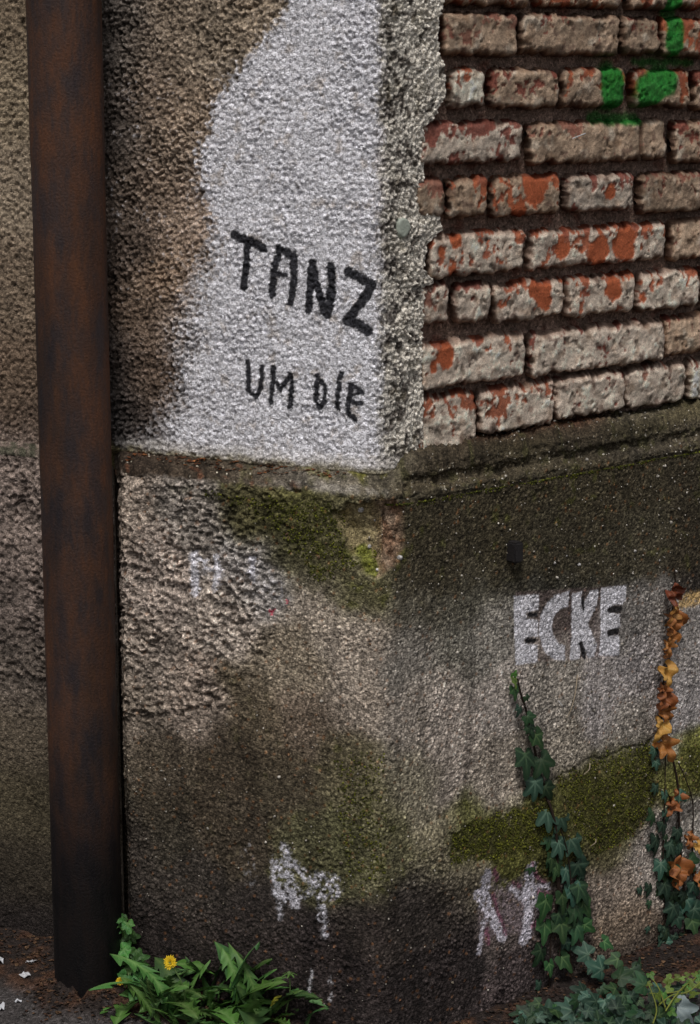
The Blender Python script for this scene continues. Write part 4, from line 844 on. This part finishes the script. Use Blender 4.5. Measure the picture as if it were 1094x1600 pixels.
def ivy_leaf(name, base, vein, lobes, curl=.25, crumple=0.0, sd_=0):
    """palmate leaf, stalk end at the origin, tip towards +Y, unit length, domed and folded along its veins"""
    rnd = random.Random(sd_); dirs = [(math.radians(a), l) for a, l in lobes]
    na, nr = 44, 6; V, col = [(0, 0, 0)], [vein]
    for r in range(1, nr + 1):
        f = r / nr
        for k in range(na):
            a = math.radians(-150 + 300 * k / (na - 1))
            R0 = .50
            for da, l in dirs: R0 = max(R0, l * math.exp(-(abs(a - da) / math.radians(34)) ** 1.5))
            R0 *= .55 + .45 * min(1, (math.radians(152) - abs(a)) / .5)
            R0 *= 1 + .03 * rnd.uniform(-1, 1)
            x, y = math.sin(a) * R0 * f, math.cos(a) * R0 * f + .12
            vd = min(abs(a - da) for da, l in dirs) * R0 * f
            z = -curl * (x * x + (y - .3) ** 2) + .10 * min(vd, .25) + crumple * math.sin(9 * x + sd_) * math.cos(8 * y + 2 * sd_) * .25 + crumple * .8 * x * x * 2.0
            V.append((x, y, z)); t = math.exp(-(vd / .035) ** 2) * (1 - .5 * f)
            sh = 1 + .18 * rnd.uniform(-1, 1)
            col.append(tuple(base[i] * sh * (1 - t) + vein[i] * t for i in range(3)))
    Fq = [(0, 1 + k + 1, 1 + k) for k in range(na - 1)]
    for r in range(nr - 1):
        for k in range(na - 1):
            a = 1 + r * na + k; Fq.append((a, a + 1, a + na + 1, a + na))
    me = bpy.data.meshes.new(name); me.from_pydata(V, [], Fq); [setattr(f, 'use_smooth', True) for f in me.polygons]
    attr_col(me, np.array(col)); me.materials.append(M_LEAF); return me
LB5 = [(0, 1.0), (52, .72), (-52, .72), (115, .45), (-115, .45)]
LB3 = [(0, .95), (62, .62), (-62, .62)]
LBb = [(0, .9), (48, .85), (-48, .85), (105, .55), (-105, .55)]
DG, BGc, VN = (.013, .036, .014), (.026, .062, .038), (.065, .11, .05)
ivyA = [ivy_leaf('leaf', DG, VN, LB5, .25, 0, 1), ivy_leaf('leaf', (.022, .065, .024), VN, LBb, .35, .05, 2), ivy_leaf('leaf', (.026, .075, .022), (.13, .22, .08), LB3, .2, 0, 3), ivy_leaf('leaf', (.015, .040, .024), (.08, .13, .08), LB5, .4, .1, 4)]
ivyB = [ivy_leaf('leaf', BGc, (.11, .18, .12), LBb, .2, 0, 5), ivy_leaf('leaf', (.032, .085, .055), (.14, .22, .15), LB5, .3, .05, 6)]
ivyY = [ivy_leaf('leaf', (.11, .16, .025), (.15, .2, .05), LB3, .2, .1, 7), ivy_leaf('leaf', (.06, .15, .025), (.15, .24, .06), LB3, .3, .1, 8)]
dead = [ivy_leaf('leaf', (.34, .125, .032), (.42, .19, .06), LB5, .5, .9, 9), ivy_leaf('leaf', (.27, .085, .025), (.36, .14, .05), LBb, .7, 1.1, 10), ivy_leaf('leaf', (.42, .20, .05), (.48, .27, .08), LB3, .4, .8, 11)]
pale = [ivy_leaf('leaf', (.16, .20, .20), (.24, .28, .27), LBb, .3, .3, 12)]
def add_leaf(root, me, pos, out, ang, size, tilt=.5, spin=0.0):
    """ang: direction of the tip in the wall plane, 0 = down; tilt: how far the blade lifts off the wall"""
    o = bpy.data.objects.new('leaf', me); C.objects.link(o); o.parent = root; base_ = root.location if root else Vector((0, 0, 0))
    n = Vector(out).normalized(); up = Vector((0, 0, 1)); x = up.cross(n)
    x = x.normalized() if x.length > .1 else Vector((1, 0, 0)); y = n.cross(x)
    tip = (-y * math.cos(ang) + x * math.sin(ang)).normalized()
    fwd = (tip * math.cos(tilt) + n * math.sin(tilt)).normalized(); side = fwd.cross(n).normalized(); nn = side.cross(fwd).normalized()
    if nn.dot(n) < 0: nn = -nn; side = -side
    m = Matrix(((side.x, fwd.x, nn.x), (side.y, fwd.y, nn.y), (side.z, fwd.z, nn.z))).to_4x4()
    m = m @ Matrix.Rotation(spin, 4, 'Y')
    o.matrix_basis = Matrix.Translation(Vector(pos) - base_) @ m @ Matrix.Scale(size, 4)
    return o
def stem_on_wall(root, pxs, side, rad, lift=.003):
    pts = [surf(x, y, side)[0] + surf(x, y, side)[1] * lift - root.location for x, y in pxs]
    o = obj('stem', curve_tube('stem', pts, rad), M_STEM, root); return o
S2 = px2m * 1.12
def leaf_px(root, kinds, x, y, size_px, ang=None, side='R', tilt=None, lift=.006):
    ang = random.uniform(-.6, .6) if ang is None else ang
    tilt = random.uniform(.1, .45) if tilt is None else tilt
    sz = size_px * S2
    h = lift + .004 + random.uniform(0, .008) + sz * .3 * math.sin(tilt)
    s, z = W(x, y, h, side); c = P3(s, z, h); n = Vector((*(NL if side == 'L' else NR), 0))
    o = add_leaf(root, random.choice(kinds), c, n, ang, sz, tilt, random.uniform(-.35, .35))
    o.matrix_basis = Matrix.Translation(-(o.matrix_basis.to_3x3() @ Vector((0, .5, 0)))) @ o.matrix_basis
    return o
# green vine
p, n = surf(885, 1560, 'R')
v1 = empty('ivy_vine', p, 'green ivy vine climbing the plinth up to just under the white stencilled word', 'ivy')
stem_on_wall(v1, [(890, 1570), (893, 1530), (886, 1480), (878, 1430), (868, 1385), (862, 1330), (858, 1290), (850, 1255), (843, 1225), (836, 1180), (829, 1145), (822, 1115), (812, 1085), (806, 1060)], 'R', [.0030, .0026, .0014])
stem_on_wall(v1, [(856, 1540), (856, 1500), (858, 1450), (866, 1400), (860, 1340)], 'R', [.0014, .0010], .005)
stem_on_wall(v1, [(868, 1500), (874, 1450), (884, 1390), (876, 1330), (862, 1290)], 'R', [.0016, .0010], .008)
for x, y, sz, a, k in [(805, 1052, 9, 2.8, ivyY), (805, 1067, 15, 0, ivyY), (805, 1084, 18, 0, ivyA[2:3]), (824, 1092, 9, .5, ivyA), (811, 1112, 14, -.5, ivyA), (829, 1125, 16, .6, ivyA), (831, 1142, 17, .2, ivyA), (843, 1158, 26, .5, ivyA), (824, 1142, 10, -.7, ivyA),
        (823, 1195, 34, -.2, ivyA[:2]), (852, 1200, 32, .3, ivyA[1:3]), (836, 1236, 30, -.1, ivyB), (857, 1238, 24, .5, ivyA), (857, 1282, 33, -.2, ivyB), (880, 1285, 30, .4, ivyB), (858, 1318, 20, -.5, ivyA[1:]), (876, 1328, 28, .1, ivyB), (899, 1322, 34, .5, ivyB[1:]),
        (862, 1350, 22, -.4, ivyA), (867, 1365, 20, -.5, ivyA[2:3]), (888, 1370, 28, .2, ivyB), (908, 1360, 30, .5, ivyA), (912, 1395, 34, .5, ivyA[:2]), (897, 1400, 28, 0, ivyB[1:]), (880, 1412, 28, -.1, ivyA[2:3]), (917, 1420, 30, .5, ivyA), (850, 1423, 34, -.4, ivyA[1:3]),
        (905, 1425, 30, .4, ivyA[1:2]), (898, 1437, 24, -.2, ivyA), (851, 1458, 30, -.4, ivyA[1:3]), (879, 1456, 30, -.1, ivyA[2:3]), (907, 1458, 32, .4, ivyA[1:2]), (921, 1450, 22, .9, ivyA), (842, 1495, 26, -.7, ivyA[:1]), (886, 1506, 28, .5, ivyA[2:3]), (860, 1515, 20, 0, ivyA[2:3]), (842, 1545, 18, -.3, ivyB[1:])]:
    leaf_px(v1, k, x, y, sz * 1.15, a)
for k in range(26): 
    y = random.uniform(1290, 1490); leaf_px(v1, ivyA, 882 + random.gauss(0, 22) * (1 if y > 1330 else .4), y, random.uniform(8, 28), tilt=.25, lift=.003)
# vine with dead orange leaves
p, n = surf(1060, 1555, 'R')
v2 = empty('ivy_vine', p, 'half-dead ivy vine with withered orange leaves at the right edge of the photo', 'ivy')
stem_on_wall(v2, [(1064, 1560), (1070, 1480), (1066, 1400), (1060, 1320), (1055, 1270), (1050, 1220), (1043, 1180), (1035, 1150), (1030, 1120), (1033, 1070), (1040, 1030), (1045, 990), (1050, 950), (1053, 915), (1052, 890)], 'R', [.0026, .0018, .0012])
stem_on_wall(v2, [(1036, 1520), (1034, 1440), (1030, 1360), (1032, 1290), (1028, 1230), (1034, 1170)], 'R', [.0016, .0010], .005)
stem_on_wall(v2, [(1085, 1420), (1078, 1360), (1080, 1300), (1074, 1250), (1062, 1215), (1050, 1190)], 'R', [.0016, .0010], .005)
stem_on_wall(v2, [(1048, 1400), (1046, 1340), (1050, 1290), (1052, 1255)], 'R', [.0014, .0009], .006)
for x, y, sz, a in [(1059, 930, 22, .9), (1052, 962, 26, -.7), (1054, 978, 28, .2), (1049, 998, 18, -.3), (1045, 1012, 16, 0), (1041, 1024, 12, -.3), (1044, 1058, 28, .3), (1038, 1080, 16, -.2), (1036, 1098, 26, -.3), (1044, 1116, 20, .8), (1031, 1143, 26, -.5), (1043, 1172, 28, .5), (1055, 1252, 26, .2), (1049, 1262, 20, -.8), (1078, 1315, 18, .2), (1092, 1326, 16, .3), (1060, 1370, 36, .15), (1096, 1378, 24, 0)]:
    leaf_px(v2, dead, x, y, sz * 1.3, a, tilt=random.uniform(.1, .6), lift=.006)
for x, y, sz, a, k in [(1022, 1178, 16, -.4, ivyB), (1026, 1196, 14, 0, ivyB), (1024, 1235, 16, -.3, ivyB), (1040, 1246, 16, 0, ivyB[1:]), (1067, 1246, 18, .8, ivyB), (1020, 1280, 24, -.4, ivyA), (1026, 1322, 30, -.2, ivyA), (1051, 1328, 26, .3, ivyB), (1033, 1360, 26, -.3, ivyB[1:]), (1042, 1392, 28, .1, ivyA),
        (1082, 1352, 26, .4, ivyA[1:2]), (1088, 1388, 24, .3, ivyA), (1078, 1415, 34, .5, ivyB), (1092, 1428, 30, .7, ivyB), (1050, 1428, 30, -.5, ivyA), (1060, 1440, 22, .3, ivyB), (1041, 1460, 26, 0, ivyA), (1044, 1478, 20, .4, ivyB), (1030, 1500, 20, -.4, ivyA), (1085, 1450, 26, 0, ivyA)]:
    leaf_px(v2, k, x, y, sz * 1.1, a)
for k in range(46):
    y = random.uniform(1260, 1530); leaf_px(v2, ivyA[:1] + ivyA[3:], 1052 + random.gauss(0, 22), y, random.uniform(8, 28), tilt=.25, lift=.003)
# small seedling leaf at the right edge
# ---- ivy creeping over the ground at the right
def gpt(px, py, h=.0):
    '''spot h above the ground on the sight line, or just in front of the wall where that would lie inside it'''
    p = GP_(px, py, h + .01); side = 0 if px < 600 else 1
    o = p.x * NL[0] + p.y * NL[1] if px < 600 else p.x * NR[0] + p.y * NR[1]
    if o < .012:
        o = .015 + random.uniform(0, .03); s, z = W(px, py, o, 'L' if px < 600 else 'R'); p = P3(s, z, o)
    return p
c0 = gpt(960, 1560)
gi = empty('ground_ivy', (c0.x, c0.y, 0), 'mat of dark and bluish green ivy creeping on the ground below the two vines', 'ivy')
def leaf_ground(root, kinds, px, py, size_px, h, ang=None, tiltup=None):
    """ivy leaf facing up and outwards above the ground, h metres up"""
    p = gpt(px, py, h); sz = size_px * S2 * 1.1
    if p.z < 0: p.z = .01
    n = (Vector((NR[0] * .5, NR[1] * .7 - .15, random.uniform(.25, 1.0))) + Vector((random.uniform(-.4, .4), random.uniform(-.3, .3), 0))).normalized()
    return add_leaf(root, random.choice(kinds), p, n, random.uniform(-2.2, 2.2) if ang is None else ang, sz, random.uniform(-.1, .3), random.uniform(-.4, .4))
for pts in ([(800, 1590), (850, 1575), (900, 1568), (960, 1560), (1020, 1555), (1094, 1550)], [(940, 1500), (980, 1498), (1005, 1512), (1025, 1545)], [(900, 1590), (930, 1560), (960, 1530), (990, 1520)], [(1000, 1580), (1040, 1560), (1090, 1560)]):
    obj('stem', curve_tube('stem', [gpt(x, y, .02) - gi.location for x, y in pts], [.0016, .001]), M_STEM, gi)
for x, y, sz, k, h in [(930, 1500, 26, ivyB[1:], .05), (944, 1516, 26, ivyB[1:], .04), (922, 1492, 24, ivyB, .06), (942, 1470, 20, ivyA[2:3], .07), (968, 1498, 20, ivyA[2:3], .06), (985, 1512, 26, ivyA[:1], .05), (1002, 1505, 20, ivyA[:1], .05), (965, 1530, 24, ivyA[1:2], .05), (830, 1585, 32, ivyB, .02), (850, 1592, 28, ivyB, .02), (870, 1578, 22, ivyA[2:3], .03), (900, 1580, 30, ivyB, .02), (925, 1588, 30, ivyB[1:], .02), (945, 1560, 28, ivyB[1:], .03), (975, 1585, 32, ivyA[1:2], .02), (1000, 1582, 28, ivyA, .02), (1010, 1540, 24, ivyA, .04)]:
    leaf_ground(gi, k, x, y, sz * 1.1, h)
for k in range(175):
    x = random.uniform(810, 1130); y = random.uniform(1565 if x < 900 else (1540 if x < 985 else 1545), 1630)
    leaf_ground(gi, ivyA[:1] * 3 + ivyA[3:] * 4 + ivyA if random.random() < .85 else ivyB, x, y, random.uniform(11, 24), random.uniform(.005, .045))
c1 = gpt(1070, 1583, .03)
pl_ = add_leaf(None, pale[0], gpt(1055, 1572, .05), Vector((.3, -.8, .4)), .6, 40 * S2, .1, .2); pl_.name = 'pale_leaf'
tag(pl_, 'pale blue-grey leaf lying on the ivy at the bottom right corner', 'leaf')

# ---- serrated weed leaves
def weed_leaf(name, base, vein, width=.16, teeth=6, bend=.5, sd_=0, lob=.6):
    """long toothed leaf from the origin along +Y with its arch in Z, unit length"""
    rnd = random.Random(sd_); n = 72; V, col, Fq = [], [], []
    for i in range(n + 1):
        t = i / n; ph = ((t + .03 * math.sin(9 * t + sd_)) * teeth) % 1.0
        saw = 1 - lob * (ph ** .7 if ph < .85 else (1 - ph) / .15)
        env = (math.sin(math.pi * min(1, t ** .8 * .90 + .04)) ** .7) * (.55 + .45 * t)
        wdt = width * env * saw * 1.15 + .007
        if t > .88: wdt = width * (1 - t) / .12 * .62 + .003
        z = bend * (t - t * t * 1.15); sway = .05 * math.sin(3 * t + sd_)
        for k, u in enumerate((-1, -.45, 0, .45, 1)):
            V.append((u * wdt + sway, t - .12 * abs(u) * saw * (1 if lob > .5 else .3), z + .25 * abs(u) * wdt + .01 * math.sin(14 * t + 3 * u + sd_)))
            q = math.exp(-(u / .25) ** 2); sh = 1 + .15 * rnd.uniform(-1, 1)
            col.append(tuple(base[j] * sh * (1 - q) + vein[j] * q for j in range(3)))
    for i in range(n):
        for k in range(4): a = i * 5 + k; Fq.append((a, a + 1, a + 6, a + 5))
    me = bpy.data.meshes.new(name); me.from_pydata(V, [], Fq); [setattr(f, 'use_smooth', True) for f in me.polygons]
    attr_col(me, np.array(col)); me.materials.append(M_DLEAF); return me
WG, WV = (.080, .185, .036), (.15, .26, .075)
weeds = [weed_leaf('leaf', WG, WV, .19, 7, .55, 1, .85), weed_leaf('leaf', (.060, .145, .032), WV, .17, 7, .9, 2, .88), weed_leaf('leaf', (.075, .165, .030), WV, .22, 6, .4, 3, .88), weed_leaf('leaf', (.050, .12, .036), (.11, .2, .06), .24, 6, .6, 4, .7), weed_leaf('leaf', (.05, .12, .03), WV, .16, 8, -.3, 5, .88)]
M_GSTEM = simple_mat('green_stem', (.10, .16, .05), .6)
def weed_at(root, me, base, az, elev, length, roll=0.0):
    o = bpy.data.objects.new('leaf', me); C.objects.link(o); o.parent = root
    f = Vector((math.cos(az) * math.cos(elev), math.sin(az) * math.cos(elev), math.sin(elev)))
    up = Vector((0, 0, 1)); s_ = f.cross(up).normalized(); nn = s_.cross(f)
    m = Matrix(((s_.x, f.x, nn.x), (s_.y, f.y, nn.y), (s_.z, f.z, nn.z))).to_4x4() @ Matrix.Rotation(roll, 4, 'Y')
    o.matrix_basis = Matrix.Translation(Vector(base) - root.location) @ m @ Matrix.Scale(length, 4); return o
def rosette(px, py, n, lmin, lmax, label, emin=.2, emax=1.2, azs=(-3.4, .3), kinds=None, spread=.02):
    b0 = gpt(px, py, .0); b0.z = ground_z(b0.x, b0.y)
    r = empty('dandelion_plant', b0, label, 'weed', None)
    for k in range(n):
        az = random.uniform(*azs); el = random.uniform(emin, emax)
        weed_at(r, random.choice(kinds or weeds), b0 + Vector((random.uniform(-1, 1) * spread, random.uniform(-1, 1) * spread, 0)), az, el, random.uniform(lmin, lmax), random.uniform(-.5, .5))
    return r
# big clump; its foot is just below the picture edge
r1 = rosette(320, 1600, 66, .05, .15, 'large dandelion clump with toothed leaves and a yellow flower at the foot of the corner', .1, 1.2, (-3.9, .7), None, .095)
def aimed(root, px0, py0, h0, px1, py1, h1, me, out=0.0):
    a = gpt(px0, py0, h0); b = gpt(px1, py1, h1); d = b - a
    return weed_at(root, me, a, math.atan2(d.y, d.x), math.atan2(d.z, math.hypot(d.x, d.y)), d.length, random.uniform(-.3, .3))
for x, y, x1, y1, k, h1 in [(300, 1590, 240, 1490, 3, .10), (310, 1585, 300, 1492, 3, .09), (300, 1590, 322, 1500, 0, .09), (380, 1590, 340, 1468, 3, .13), (390, 1590, 370, 1470, 1, .13), (385, 1590, 395, 1466, 3, .14), (392, 1592, 410, 1490, 1, .11), (370, 1590, 355, 1480, 0, .12), (400, 1590, 420, 1510, 1, .09),
                            (430, 1575, 500, 1552, 3, .05), (440, 1575, 470, 1545, 0, .06), (480, 1605, 512, 1570, 3, .03), (300, 1600, 215, 1590, 2, .02), (340, 1600, 240, 1570, 2, .04), (330, 1590, 430, 1560, 0, .05), (320, 1590, 255, 1545, 1, .05), (350, 1600, 300, 1545, 0, .06), (360, 1600, 400, 1540, 2, .06)]:
    aimed(r1, x, y, .01, x1, y1, h1, weeds[k])
# flower
M_PETAL = simple_mat('yellow_petal', (.72, .50, .02), .6)
def flower(root, px, py, h, foot, size):
    so, zo = W(px, py, h, 'L'); top = P3(so, zo, h); so, zo = W(foot[0], foot[1], h * .8, 'L'); ft = P3(so, max(zo, .01), h * .8)
    mid = (top + ft) / 2 + Vector((.01, -.01, .01))
    obj('flower_stalk', curve_tube('flower_stalk', [ft - root.location, mid - root.location, top - root.location], [.0016, .0012]), M_GSTEM, root)
    V, Fq = [], []
    for ring, (cnt, ln_, el) in enumerate(((20, 1.0, .25), (18, .85, .6), (14, .6, 1.0), (8, .35, 1.35))):
        for k in range(cnt):
            a = 2 * math.pi * (k + .5 * ring) / cnt + random.uniform(-.1, .1); l_ = size * ln_ * random.uniform(.85, 1.1)
            d = Vector((math.cos(a) * math.cos(el), math.sin(a) * math.cos(el), math.sin(el))); s_ = Vector((-math.sin(a), math.cos(a), 0)) * size * .12
            b = len(V); V += [tuple(-s_ * .4), tuple(s_ * .4), tuple(d * l_ * .7 + s_ * 1.1), tuple(d * l_ + Vector((0, 0, -.1 * size))), tuple(d * l_ * .7 - s_ * 1.1)]
            Fq += [(b, b + 1, b + 2, b + 3, b + 4)]
    me = bpy.data.meshes.new('flower_head'); me.from_pydata(V, [], Fq)
    o = obj('flower_head', me, M_PETAL, root); o.location = top - root.location; o.rotation_euler = (1.0, -.25, 0)
    o2 = obj('flower_base', disc_mesh('flower_base', size * .35, size * .35, size * .3), M_GSTEM, root); o2.location = top - root.location - Vector((0, 0, size * .2)); return o
flower(r1, 266, 1504, .13, (290, 1590), .0125)
flower(r1, 188, 1533, .12, (250, 1590), .008)
# small budding plant right of it, with a yellow leaf and a closed bud
r2 = rosette(425, 1590, 8, .04, .07, 'small dandelion with a closed bud and one yellowed leaf, right of the large clump', .1, .8)
aimed(r2, 428, 1582, .01, 470, 1552, .05, weeds[3]); aimed(r2, 435, 1582, .01, 500, 1556, .05, weeds[0])
yl = weed_leaf('leaf', (.42, .38, .04), (.5, .46, .1), .3, 3, .3, 9, .2); aimed(r2, 424, 1577, .03, 440, 1555, .055, yl)
tp_ = gpt(452, 1522, .085); ft_ = gpt(447, 1580, .01)
obj('bud_stalk', curve_tube('bud_stalk', [ft_ - r2.location, (ft_ + tp_) / 2 - r2.location + Vector((.004, 0, 0)), tp_ - r2.location], [.0013, .0009]), M_GSTEM, r2)
bud = obj('bud', quad_mesh('bud', ICV * np.array([.004, .004, .006]), ICF), M_GSTEM, r2); bud.location = tp_ - r2.location
for k in range(7):
    a = k / 7 * 6.28; weed_at(r2, weeds[2], tp_, a, -.1, .014)
# leafy weed climbing beside the pipe
b0 = gpt(205, 1560, .0); r3 = empty('leafy_weed', b0, 'leafy weed growing up beside the foot of the rusty pipe', 'weed')
wsm = [ivy_leaf('leaf', (.045, .13, .028), (.1, .2, .06), LB3, .3, .2, 20), ivy_leaf('leaf', (.06, .17, .03), (.13, .23, .07), LB5, .3, .3, 21)]
ctrl = [gpt(205, 1560, .0), gpt(202, 1530, .03), gpt(196, 1490, .07), gpt(190, 1450, .11), gpt(186, 1432, .125)]
obj('stem', curve_tube('stem', [p - r3.location for p in ctrl], [.0018, .001]), M_GSTEM, r3)
for k in range(62):
    y = random.uniform(1432, 1550); wd = 6 + 24 * sst(1432, 1500, y); x = 192 + (y - 1432) * .10 + random.uniform(-wd, wd)
    h = max(.01, (1560 - y) / 1000 * 1.0)
    p = gpt(x, y, h); add_leaf(r3, random.choice(wsm), p, Vector((random.uniform(-.6, .5), -.8, random.uniform(.1, .9))), random.uniform(-1.5, 1.5), random.uniform(.014, .026), random.uniform(-.1, .5), random.uniform(-.4, .4))
for x, y, x1, y1, k in [(200, 1555, 160, 1500, 3), (205, 1560, 108, 1550, 2), (205, 1560, 140, 1585, 2), (215, 1560, 176, 1598, 2), (205, 1555, 235, 1515, 0), (200, 1545, 150, 1540, 2), (205, 1565, 185, 1590, 2)]:
    aimed(r3, x, y, .015, x1, y1, .03 if y1 > 1530 else .07, weeds[k])
aimed(r3, 196, 1530, .03, 190, 1512, .05, yl)
# yellow-green straggly weed at the right
b0 = gpt(1040, 1570, .0); r4 = empty('straggly_weed', b0, 'straggly yellow-green weed with thin stalks over the ivy at the bottom right', 'weed')
M_YSTEM = simple_mat('yellow_stem', (.20, .22, .04), .6)
for pts in ([(1020, 1600), (1026, 1580), (1022, 1560), (1012, 1535)], [(1040, 1580), (1060, 1550), (1085, 1530), (1100, 1522)], [(1030, 1570), (1050, 1555), (1075, 1550), (1094, 1535)], [(1040, 1575), (1030, 1545), (1020, 1530)], [(1094, 1520), (1070, 1545), (1040, 1552), (1015, 1552)]):
    obj('stem', curve_tube('stem', [gpt(x, y, .05 + .02 * random.random()) - r4.location for x, y in pts], [.0014, .0008]), M_YSTEM, r4)
for k in range(34):
    x = random.uniform(1008, 1105); y = random.gauss(1542, 14) - .1 * (x - 1050)
    add_leaf(r4, random.choice(ivyY), gpt(x, y, .06), Vector((random.uniform(-.5, .5), -.7, random.uniform(.2, 1))), random.uniform(-2, 2), random.uniform(.008, .017), .2, random.uniform(-.4, .4))

# ================================================================== LITTER
M_LITTER = grainy('dead_leaf_crumbs', .9, .1, lo=.7, hi=1.3)
def crumbs(name, P0, size, cols, flat=.35):
    """torn flat flakes"""
    n = len(P0); a = RNG.random(n) * 6.28; V = np.zeros((n, 5, 3)); 
    for k in range(5):
        an = a + k * 1.2566; rr_ = size * (.5 + .8 * RNG.random(n)); V[:, k, 0] = P0[:, 0] + np.cos(an) * rr_; V[:, k, 1] = P0[:, 1] + np.sin(an) * rr_ * (.4 + .6 * RNG.random(n)); V[:, k, 2] = P0[:, 2] + RNG.random(n) * size * flat * 2
    T = np.array([(0, 1, 2), (0, 2, 3), (0, 3, 4)])[None] + (np.arange(n) * 5)[:, None, None]
    return quad_mesh(name, V.reshape(-1, 3), T.reshape(-1, 3), np.repeat(cols, 5, 0), False)
brn = np.array([lin((86, 64, 50)), lin((70, 52, 44)), lin((100, 78, 60)), lin((56, 47, 42)), lin((46, 41, 39))]) * 1.0
pts = []
while len(pts) < 2600:
    x = random.uniform(-.95, .8); side = random.random()
    i = random.randrange(len(xs)); s = random.uniform(-.95, .75)
    o = abs(random.gauss(0, .05)) + .005 if random.random() < .5 else random.gauss(.085, .016)
    xx, yy = wall_xy(np.array(s), np.array(o if s > -.5 else o - .02), .01); xx, yy = float(xx), float(yy)
    if s < -.5: xx += NL[0] * -.06; yy += NL[1] * -.06
    if math.hypot(xx - PX, yy - PY) < .062: continue
    pts.append((xx, yy, ground_z(xx, yy) + .001))
for k in range(420):
    a_ = random.uniform(3.0, 6.4); q_ = RP + .004 + abs(random.gauss(0, .028)); xx, yy = PX + math.cos(a_) * q_, PY + math.sin(a_) * q_; pts.append((xx, yy, ground_z(xx, yy) + .001))
pts = np.array(pts); cc_ = brn[RNG.integers(0, 5, len(pts))]
tag(obj('ground_litter', crumbs('ground_litter', pts, RNG.uniform(.0015, .0055, len(pts)), cc_), M_LITTER), 'brown crumbs of dead leaves along the foot of the wall', 'litter', kind='stuff')
# crumbs resting on the ledge
li = []
for k in range(240):
    s = -random.betavariate(1.3, 2.2) * .42 - .06 if random.random() < .5 else random.uniform(-.47, -.17); i = int(np.argmin(abs(s_ax - s))); j = nf + random.randint(30, 56); li.append(PG2[i, j] + np.array([0, 0, .0008]))
li = np.array(li); tag(obj('ledge_litter', crumbs('ledge_litter', li, RNG.uniform(.001, .0055, len(li)), (brn * np.array([1.9, 1.35, 1.0]))[RNG.integers(0, 4, len(li))]), M_LITTER), 'rust-brown leaf crumbs lying on the ledge over the left part of the plinth', 'litter', kind='stuff')
# white paper scraps on the pavement
M_PAPER = simple_mat('torn_paper', (.62, .62, .64), .8, .2, .15)
def scrap(px, py, w_, h_, rot, label, sd_):
    rnd = random.Random(sd_); p = gpt(px, py); p.z = ground_z(p.x, p.y) + .002; n = 11; V = [(0, 0, .003)]
    for k in range(n):
        a = 6.283 * k / n; r_ = rnd.uniform(.55, 1.15); V.append((math.cos(a) * r_ * w_, math.sin(a) * r_ * h_, rnd.uniform(0, .006)))
    nb = len(V); V += [(x * .98, y * .98, z - .0008) for x, y, z in V]
    Fq = [(0, 1 + k, 1 + (k + 1) % n) for k in range(n)] + [(nb, nb + 1 + (k + 1) % n, nb + 1 + k) for k in range(n)] + [(1 + k, nb + 1 + k, nb + 1 + (k + 1) % n, 1 + (k + 1) % n) for k in range(n)]
    me = bpy.data.meshes.new('paper_scrap'); me.from_pydata(V, [], Fq); o = obj('paper_scrap', me, M_PAPER); o.location = p; o.rotation_euler = (0, 0, rot)
    tag(o, label, 'litter', 'white paper scraps on the pavement')
scrap(2, 1516, .008, .012, .2, 'white paper scrap at the left edge, highest on the pavement', 1)
scrap(48, 1519, .010, .005, .1, 'small flat white scrap on the brown dirt left of the pipe', 2)
scrap(41, 1552, .010, .014, .5, 'crumpled white scrap, brightest one left of the foot of the pipe', 3)
scrap(30, 1584, .008, .005, .4, 'thin greyish white scrap on the asphalt below the crumpled scrap', 4)
scrap(2, 1594, .007, .016, .1, 'white scrap cut by the bottom left corner of the picture', 5)
print('tris', sum(len(o.data.loops) - 2 * len(o.data.polygons) for o in C.objects if o.type == 'MESH'), 'objects', len(C.objects))
